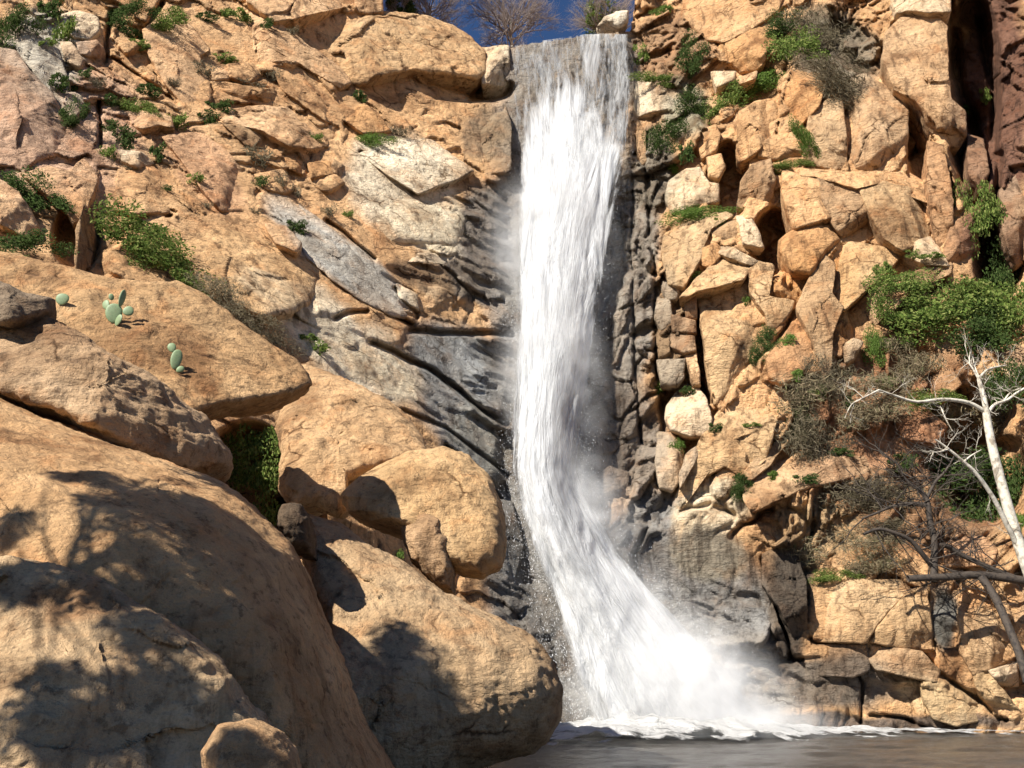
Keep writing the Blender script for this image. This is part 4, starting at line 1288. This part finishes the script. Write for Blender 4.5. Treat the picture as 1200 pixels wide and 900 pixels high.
# crown clumps: where on the rock their shade falls (photo x, y, distance), radius, leaves
CLUMPS = [(330, 700, 7.6, .42, 420), (380, 760, 8.2, .45, 480), (300, 640, 8.4, .30, 200), (260, 760, 7.2, .34, 300), (340, 830, 7.4, .42, 420), (400, 860, 8.0, .4, 380), (225, 600, 8.6, .26, 130),
          (130, 560, 8.4, .26, 110), (190, 650, 7.6, .22, 120), (60, 690, 6.6, .26, 170), (150, 720, 6.6, .24, 140), (90, 790, 6.2, .22, 120), (190, 800, 6.4, .28, 170), (20, 850, 5.8, .3, 210), (120, 870, 6, .22, 100),
          (240, 690, 7.2, .25, 160), (20, 620, 7.2, .24, 130), (200, 880, 6, .2, 80), (290, 800, 6.8, .3, 220), (440, 790, 12.4, .45, 300), (500, 850, 12.2, .5, 360), (430, 860, 12.2, .5, 360), (470, 740, 13, .3, 110), (560, 880, 12.5, .4, 200),
          (60, 560, 8.0, .2, 70), (290, 875, 5.2, .16, 60), (280, 620, 8.6, .24, 110)]
LIFT = 8.5
def spot(x, y, d):
    h_ = hit(x, min(y, 898))[0]
    return at(x, y, d) if h_ is None or h_.y > d + 2 else np.array(h_)


cc = np.array([spot(x, y, d) + np.array(SUN) * (LIFT if d < 10 else 12.5) + rs.normal(size=3) * .15 for x, y, d, r_, n_ in CLUMPS])
ctr = cc[:23].mean(0)
sh.location = (ctr[0] - 1.5, ctr[1] - 1.6, -.5)
tag(sh, 'broadleaf tree beside the near boulders that throws the dappled shade on them', 'tree')
loc0 = np.array(sh.location)
top = ctr - loc0
tr = tube(branch_path((0, 0, 0), top - np.array([0, 0, .5]), 9, .1, rs), np.linspace(.17, .07, 9), 10)
mesh_obj('trunk', tr[0], tr[1], M_GREYBARK, sh)
out, pts_ = [], []
for (x, y, d, r_, n_), c_ in zip(CLUMPS, cc):
    q = c_ - loc0
    st_ = top - np.array([0, 0, 1.2 * rs.random() + .4])
    out.append(tube(branch_path(st_, q, 8, .12, rs), np.linspace(.02, .006, 8), 5))
    for k in range(5):
        grow(q, rs.normal(size=3), r_ * 1.2, .008, 1, rs, out, .6, 0, 3, .6, 4)
    n_ = int(n_ * (5.0 if x > 240 else 2.6))
    r_ = r_ * (1.05 if x > 240 else .9)
    v_ = rs.normal(size=(n_, 3))
    v_ /= np.linalg.norm(v_, axis=1, keepdims=True)
    pts_.append(q + v_ * (rs.random((n_, 1)) ** .5) * r_ * 1.15 * (1 + .5 * fbm(v_ * 1.5 + x, 2, 3))[:, None])
V, Fc = merge(out)
mesh_obj('limbs', V, Fc, M_GREYBARK, sh)
V, Fc = leaves_mesh('foliage', np.concatenate(pts_), .09, .75, M_GREEN, rs)
mesh_obj('foliage', V, Fc, M_GREEN, sh, smooth=False)

# ------------------------------------------------------------------ ground, pool
m, nt = new_mat('gravel_bed')
o_ = N(nt, 'ShaderNodeOutputMaterial')
b_ = N(nt, 'ShaderNodeBsdfPrincipled')
L(nt, b_.outputs[0], o_.inputs[0])
geo = N(nt, 'ShaderNodeNewGeometry').outputs['Position']
L(nt, ramp(nt, noise_n(nt, geo, 2, 8, .7), [(.3, (.12, .09, .06)), (.7, (.34, .26, .17))]), b_.inputs['Base Color'])
b_.inputs['Roughness'].default_value = .95
V = np.array([(-900, -900, -.6), (900, -900, -.6), (900, 900, -.6), (-900, 900, -.6)], float)
tag(mesh_obj('ground', V, [(0, 1, 2, 3)], m, smooth=False), kind='structure')

m, nt = new_mat('pool_water')
o_ = N(nt, 'ShaderNodeOutputMaterial')
b_ = N(nt, 'ShaderNodeBsdfPrincipled')
L(nt, b_.outputs[0], o_.inputs[0])
geo = N(nt, 'ShaderNodeNewGeometry').outputs['Position']
n1 = noise_n(nt, mapping(nt, geo, (.25, 1, 1)), .8, 5, .6)
L(nt, ramp(nt, n1, [(.35, (.035, .031, .026)), (.65, (.075, .066, .056))]), b_.inputs['Base Color'])
b_.inputs['Roughness'].default_value = .16
bp = N(nt, 'ShaderNodeBump')
bp.inputs['Distance'].default_value = .25
L(nt, noise_n(nt, mapping(nt, geo, (1.2, 2.2, 1)), 2.0, 8, .72, .6), bp.inputs['Height'])
L(nt, bp.outputs[0], b_.inputs['Normal'])
nx, ny = 300, 260
xs = np.linspace(-26, 40, nx)
ys = np.linspace(-8, 44, ny)
XX, YY = np.meshgrid(xs, ys)
PP = np.stack([XX * .7, YY * 1.3, XX * 0], -1)
ZZ = fbm(PP, 5, 91) * .07
V = np.stack([XX, YY, ZZ], -1).reshape(-1, 3)
tag(mesh_obj('water', V, grid_faces(ny, nx), m), kind='structure')


# ------------------------------------------------------------------ the waterfall
def water_mat(name, nscale, streak, lo, hi, col=(.68, .685, .69), trans=.25, gain=8.0, fadeg=2.0):
    m, nt = new_mat(name)
    out = N(nt, 'ShaderNodeOutputMaterial')
    geo = N(nt, 'ShaderNodeAttribute', attribute_name='flow').outputs['Vector']
    dens = N(nt, 'ShaderNodeAttribute', attribute_name='dens').outputs['Fac']
    a = noise_n(nt, mapping(nt, geo, (nscale, nscale * streak, 1)), 1.0, 8, .68, .7)
    b = noise_n(nt, mapping(nt, geo, (nscale * .25, nscale * streak * .5, 1)), 1.0, 4, .6, .5)
    s = math_n(nt, 'ADD', math_n(nt, 'MULTIPLY', a, .65), math_n(nt, 'MULTIPLY', b, .35))
    # dense where the water is thick, torn into strands where it is thin
    th = math_n(nt, 'SUBTRACT', 1.0, dens)
    thr = math_n(nt, 'MULTIPLY_ADD', th, hi - lo)
    thr.node.inputs[2].default_value = lo
    x = math_n(nt, 'SUBTRACT', s, thr)
    al = math_n(nt, 'MULTIPLY', x, gain, clamp=True)
    fade = math_n(nt, 'MULTIPLY', dens, fadeg, clamp=True)
    al = math_n(nt, 'MULTIPLY', al, fade)
    d = N(nt, 'ShaderNodeBsdfDiffuse')
    t = N(nt, 'ShaderNodeBsdfTranslucent')
    d.inputs[0].default_value = col + (1,)
    t.inputs[0].default_value = col + (1,)
    mx = N(nt, 'ShaderNodeMixShader')
    mx.inputs[0].default_value = trans
    L(nt, d.outputs[0], mx.inputs[1])
    L(nt, t.outputs[0], mx.inputs[2])
    tp_ = N(nt, 'ShaderNodeBsdfTransparent')
    m2 = N(nt, 'ShaderNodeMixShader')
    L(nt, al, m2.inputs[0])
    L(nt, tp_.outputs[0], m2.inputs[1])
    L(nt, mx.outputs[0], m2.inputs[2])
    L(nt, m2.outputs[0], out.inputs[0])
    bp = N(nt, 'ShaderNodeBump')
    bp.inputs['Distance'].default_value = .5
    L(nt, a, bp.inputs['Height'])
    L(nt, bp.outputs[0], d.inputs['Normal'])
    return m


def set_attr(o, nm, val, vec=False):
    a = o.data.attributes.new(nm, 'FLOAT_VECTOR' if vec else 'FLOAT', 'POINT')
    a.data.foreach_set('vector' if vec else 'value', np.asarray(val, np.float32).ravel())


def sheet(name, off, inset, grow_, dens_fn, mat, root, bulge=.7, seed=0, y0=40, y1=878, dy=4.0, label=None):
    rows = np.arange(y0, y1 + .1, dy)
    nc = 56
    s = np.linspace(0, 1, nc)
    l = np.interp(rows, EDGE[:, 0], EDGE[:, 1])
    r = np.interp(rows, EDGE[:, 0], EDGE[:, 2])
    w = r - l
    fl = sstep(620, 800, rows) * 26
    l2 = l + w * inset - grow_[0] - fl * .3
    r2 = r - w * inset + grow_[1] + fl
    PX = l2[:, None] + (r2 - l2)[:, None] * s[None]
    PYY = np.repeat(rows[:, None], nc, 1)
    lip = np.interp(PX, SKYLINE[:, 0], SKYLINE[:, 1])
    PYY = np.maximum(PYY, lip + (rows[:, None] - y0) * .02 - 1)
    Yb = base_depth(PX, PYY)
    ft = sstep(36, 50, PYY)
    q = np.stack([PX / 26, PYY / 60, np.full(PX.shape, seed * 5.1)], -1)
    Yv = Yb + .5 - ft * 1.9 - off - bulge * np.sin(np.pi * s)[None] - .35 * fbm(q, 3, seed) * ft
    V = at(PX, PYY, Yv)
    # nothing sinks under the pool
    V[..., 2] = np.maximum(V[..., 2], .02)
    o = mesh_obj(name, V.reshape(-1, 3), grid_faces(len(rows), nc)[:, ::-1], mat, root)
    u = (PX - 650) * 40 / F
    # flow coordinate follows the stream
    mid = np.interp(rows, EDGE[:, 0], (EDGE[:, 1] + EDGE[:, 2]) / 2)
    ww = np.interp(rows, EDGE[:, 0], EDGE[:, 2] - EDGE[:, 1])
    u = ((PX - mid[:, None]) / ww[:, None]) * 4.6
    vv = PYY * 40 / F
    set_attr(o, 'flow', np.stack([u + seed * 3.3, vv, np.full(u.shape, seed * 7.7)], -1), True)
    e = np.minimum(s, 1 - s)[None] * 2
    set_attr(o, 'dens', np.clip(dens_fn(e, s[None], PYY, PX), 0, 1))
    if label:
        o['label'] = label
    return o


wf = bpy.data.objects.new('waterfall', None)
COL.objects.link(wf)
tag(wf, 'tall white waterfall plunging from the lip down the dark rock into the pool', 'waterfall')
M_W1 = water_mat('white_water', 1.5, .17, .30, .63)
M_W2 = water_mat('veil_water', 2.2, .16, .33, .66, gain=3.2, fadeg=1.5)
M_W3 = water_mat('curtain_water', 5.5, .20, .36, .62, (.42, .42, .42), gain=8)


def core(e, s, y, x):
    top = sstep(100, 200, y + 25 * np.sin(x * .05))
    return (sstep(.0, .42, e) * .75 + .25) * (.38 + .62 * top) * sstep(0, .16, e)


def veil(e, s, y, x):
    return sstep(0, .9, e) * .62 * sstep(80, 170, y)


def curtain(e, s, y, x):
    return (.53 + .10 * np.sin(x * .13) + .25 * sstep(700, 735, x)) * sstep(0, .12, e) * (1 - sstep(150, 200, y))


sheet('curtain', .15, .0, (1, 1), curtain, M_W3, wf, .3, 1, y1=210, dy=3)
sheet('curtain', .5, .0, (2, 2), lambda e, s, y, x: curtain(e, s, y, x) * .9, M_W3, wf, .3, 4, y1=210, dy=3)
sheet('stream', .2, -.02, (0, 0), core, M_W1, wf, .7, 2)
sheet('stream', .55, .05, (0, 0), core, M_W1, wf, .8, 3)
sheet('stream', .9, .16, (0, 0), lambda e, s, y, x: core(e, s, y, x) * sstep(140, 220, y), M_W1, wf, .9, 6)
sheet('veil', .35, -.12, (6, 8), veil, M_W2, wf, .5, 7)
sheet('veil', .7, -.18, (10, 14), lambda e, s, y, x: veil(e, s, y, x) * .85, M_W2, wf, .6, 8)
sheet('veil', 1.1, -.06, (4, 8), veil, M_W2, wf, 1.0, 9)

# droplets thrown off the stream
rs = np.random.default_rng(77)
nD = 8000
yy = 150 + (878 - 150) * rs.random(nD) ** .6
l = np.interp(yy, EDGE[:, 0], EDGE[:, 1])
r = np.interp(yy, EDGE[:, 0], EDGE[:, 2])
sg = rs.random(nD)
side = rs.random(nD)
ext = np.abs(rs.normal(size=nD)) * np.interp(yy, [150, 500, 700, 878], [5, 9, 20, 26])
xx = np.where(side < .4, l + 24 * sg - ext, np.where(side < .8, r - 24 * sg + ext * 1.2, l + (r - l) * sg))
dd = base_depth(xx, yy) - .8 - rs.random(nD) * 1.6
P = at(xx, yy, dd)
ok = P[:, 2] > .03
P = P[ok]
n = len(P)
sz = .007 + .009 * rs.random((n, 1)) ** 2
a = np.tile([0, 0, 1.], (n, 1)) + rs.normal(size=(n, 3)) * .5
a *= sz * 1.8
b = np.cross(a, rs.normal(size=(n, 3)))
b = b / np.linalg.norm(b, axis=1, keepdims=True) * sz * .6
c = np.cross(a, b)
c = c / np.linalg.norm(c, axis=1, keepdims=True) * sz * .6
V = np.stack([P - a, P + b, P + a, P - b, P + c, P - c], 1).reshape(-1, 3)
i0 = np.arange(n)[:, None] * 6
Fd = np.concatenate([i0 + np.array(t)[None] for t in ((0, 1, 4), (1, 2, 4), (2, 3, 4), (3, 0, 4), (1, 0, 5), (2, 1, 5), (3, 2, 5), (0, 3, 5))])
m, nt = new_mat('droplet')
o_ = N(nt, 'ShaderNodeOutputMaterial')
d = N(nt, 'ShaderNodeBsdfDiffuse')
d.inputs[0].default_value = (.9, .91, .92, 1)
L(nt, d.outputs[0], o_.inputs[0])
tag(mesh_obj('spray_droplets', V, Fd, m, smooth=False), kind='stuff')

# mist: a soft body of fine spray around the foot and flanks of the fall
m, nt = new_mat('mist')
o_ = N(nt, 'ShaderNodeOutputMaterial')
pv = N(nt, 'ShaderNodeVolumePrincipled')
pv.inputs['Color'].default_value = (.97, .97, .97, 1)
pv.inputs['Anisotropy'].default_value = -.25
tc = N(nt, 'ShaderNodeTexCoord')
gr = N(nt, 'ShaderNodeVectorMath', operation='LENGTH')
L(nt, tc.outputs['Object'], gr.inputs[0])
fall = math_n(nt, 'SUBTRACT', 1.0, gr.outputs['Value'], clamp=True)
nn = noise_n(nt, N(nt, 'ShaderNodeNewGeometry').outputs['Position'], .9, 4, .6)
dn = math_n(nt, 'MULTIPLY', math_n(nt, 'MULTIPLY', fall, fall), math_n(nt, 'MULTIPLY', math_n(nt, 'SUBTRACT', nn, .3, clamp=True), 8.0))
L(nt, dn, pv.inputs['Density'])
L(nt, pv.outputs[0], o_.inputs['Volume'])
M_MIST = m


def ico(scale, loc, name, rot=0.):
    nu, nv = 24, 14
    V = []
    for i in range(nv + 1):
        a = math.pi * i / nv
        for j in range(nu):
            b = 2 * math.pi * j / nu
            V.append((math.sin(a) * math.cos(b), math.sin(a) * math.sin(b), -math.cos(a)))
    o = mesh_obj(name, np.array(V), grid_faces(nv + 1, nu, True), M_MIST)
    o.location = loc
    o.scale = scale
    o.rotation_euler = (0, rot, 0)
    tag(o, kind='stuff')
    return o


def mist(px, py, Y, rx, rz, ry, rot=0.):
    ico((rx * Y / F, ry, rz * Y / F), tuple(at(px, py, Y)), 'mist', rot)


mist(790, 815, 34.0, 150, 90, 2.8)
mist(780, 800, 34.2, 120, 110, 2.2)
mist(850, 850, 33.6, 150, 40, 2.0)
mist(735, 740, 35.0, 85, 120, 1.6, -.5)
mist(680, 610, 36.5, 80, 130, 1.3, -.3)
mist(645, 450, 38.7, 90, 150, 1.5)
mist(645, 300, 42.6, 110, 170, 1.5)

# foam where the stream lands
rsx = np.linspace(0, 1, 130)
rows = np.linspace(0, 1, 26)
S, Tt = np.meshgrid(rsx, rows)
x0, x1 = -.5, 21
FX = x0 + (x1 - x0) * S
front = np.interp(FX, [-.5, 1.5, 4, 8, 10, 14, 21], [27.5, 27.2, 28, 29.6, 31.5, 33, 34.3])
FY = front + (38.5 - front) * Tt
hgt = np.interp(FX, [-.5, 2, 4, 8, 10, 14, 21], [.1, .5, .85, .8, .35, .18, .08]) * np.sin(np.pi * np.clip(Tt * 1.0, 0, 1)) ** 1.6
Q = np.stack([FX * 1.2, FY * 1.2, FX * 0], -1)
FZ = .03 + hgt * (.55 + .6 * (fbm(Q, 4, 55) + .3)) + .05 * fbm(Q * 3, 3, 56)
FZ = np.maximum(FZ, .02)
M_FOAM = water_mat('foam', 2.2, 1.2, .30, .64, (.82, .815, .80), gain=8, fadeg=2)
fo = mesh_obj('foam', np.stack([FX, FY, FZ], -1).reshape(-1, 3), grid_faces(26, 130), M_FOAM, wf)
set_attr(fo, 'flow', np.stack([FX * .6, FY * .9, FX * 0], -1), True)
fd = sstep(0, .3, Tt + .25 * fbm(Q * 1.5, 3, 57)) * sstep(0, .06, S) * np.interp(FX, [-.5, 3, 9, 12, 16, 21], [.7, 1, .95, .8, .62, .5])
set_attr(fo, 'dens', fd)

# ------------------------------------------------------------------ light
w = bpy.data.worlds.new('World')
scene.world = w
w.use_nodes = True
nt = w.node_tree
bg = nt.nodes['Background']
sky = nt.nodes.new('ShaderNodeTexSky')
sky.sky_type = 'NISHITA'
sky.sun_disc = False
sky.sun_elevation = math.asin(SUN.z)
sky.sun_rotation = math.atan2(SUN.x, SUN.y)
sky.altitude = 1500
sky.air_density = 1.0
sky.dust_density = 0
sky.ozone_density = 10.0
nt.links.new(sky.outputs[0], bg.inputs[0])
bg.inputs[1].default_value = .05
sd = bpy.data.lights.new('sun', 'SUN')
sd.energy = 5.0
sd.angle = math.radians(.5)
sd.color = (1, .95, .86)
so = bpy.data.objects.new('sun', sd)
COL.objects.link(so)
so.rotation_euler = SUN.to_track_quat('Z', 'Y').to_euler()
so.location = (-30, -20, 60)

scene.render.engine = 'CYCLES'
scene.cycles.use_denoising = True
scene.cycles.max_bounces = 6
scene.cycles.transparent_max_bounces = 24
scene.cycles.volume_bounces = 3
scene.cycles.volume_step_rate = 2.5
scene.cycles.volume_max_steps = 64
scene.view_settings.view_transform = 'Standard'
scene.view_settings.look = 'None'
scene.view_settings.exposure = 1.05
scene.view_settings.gamma = 1
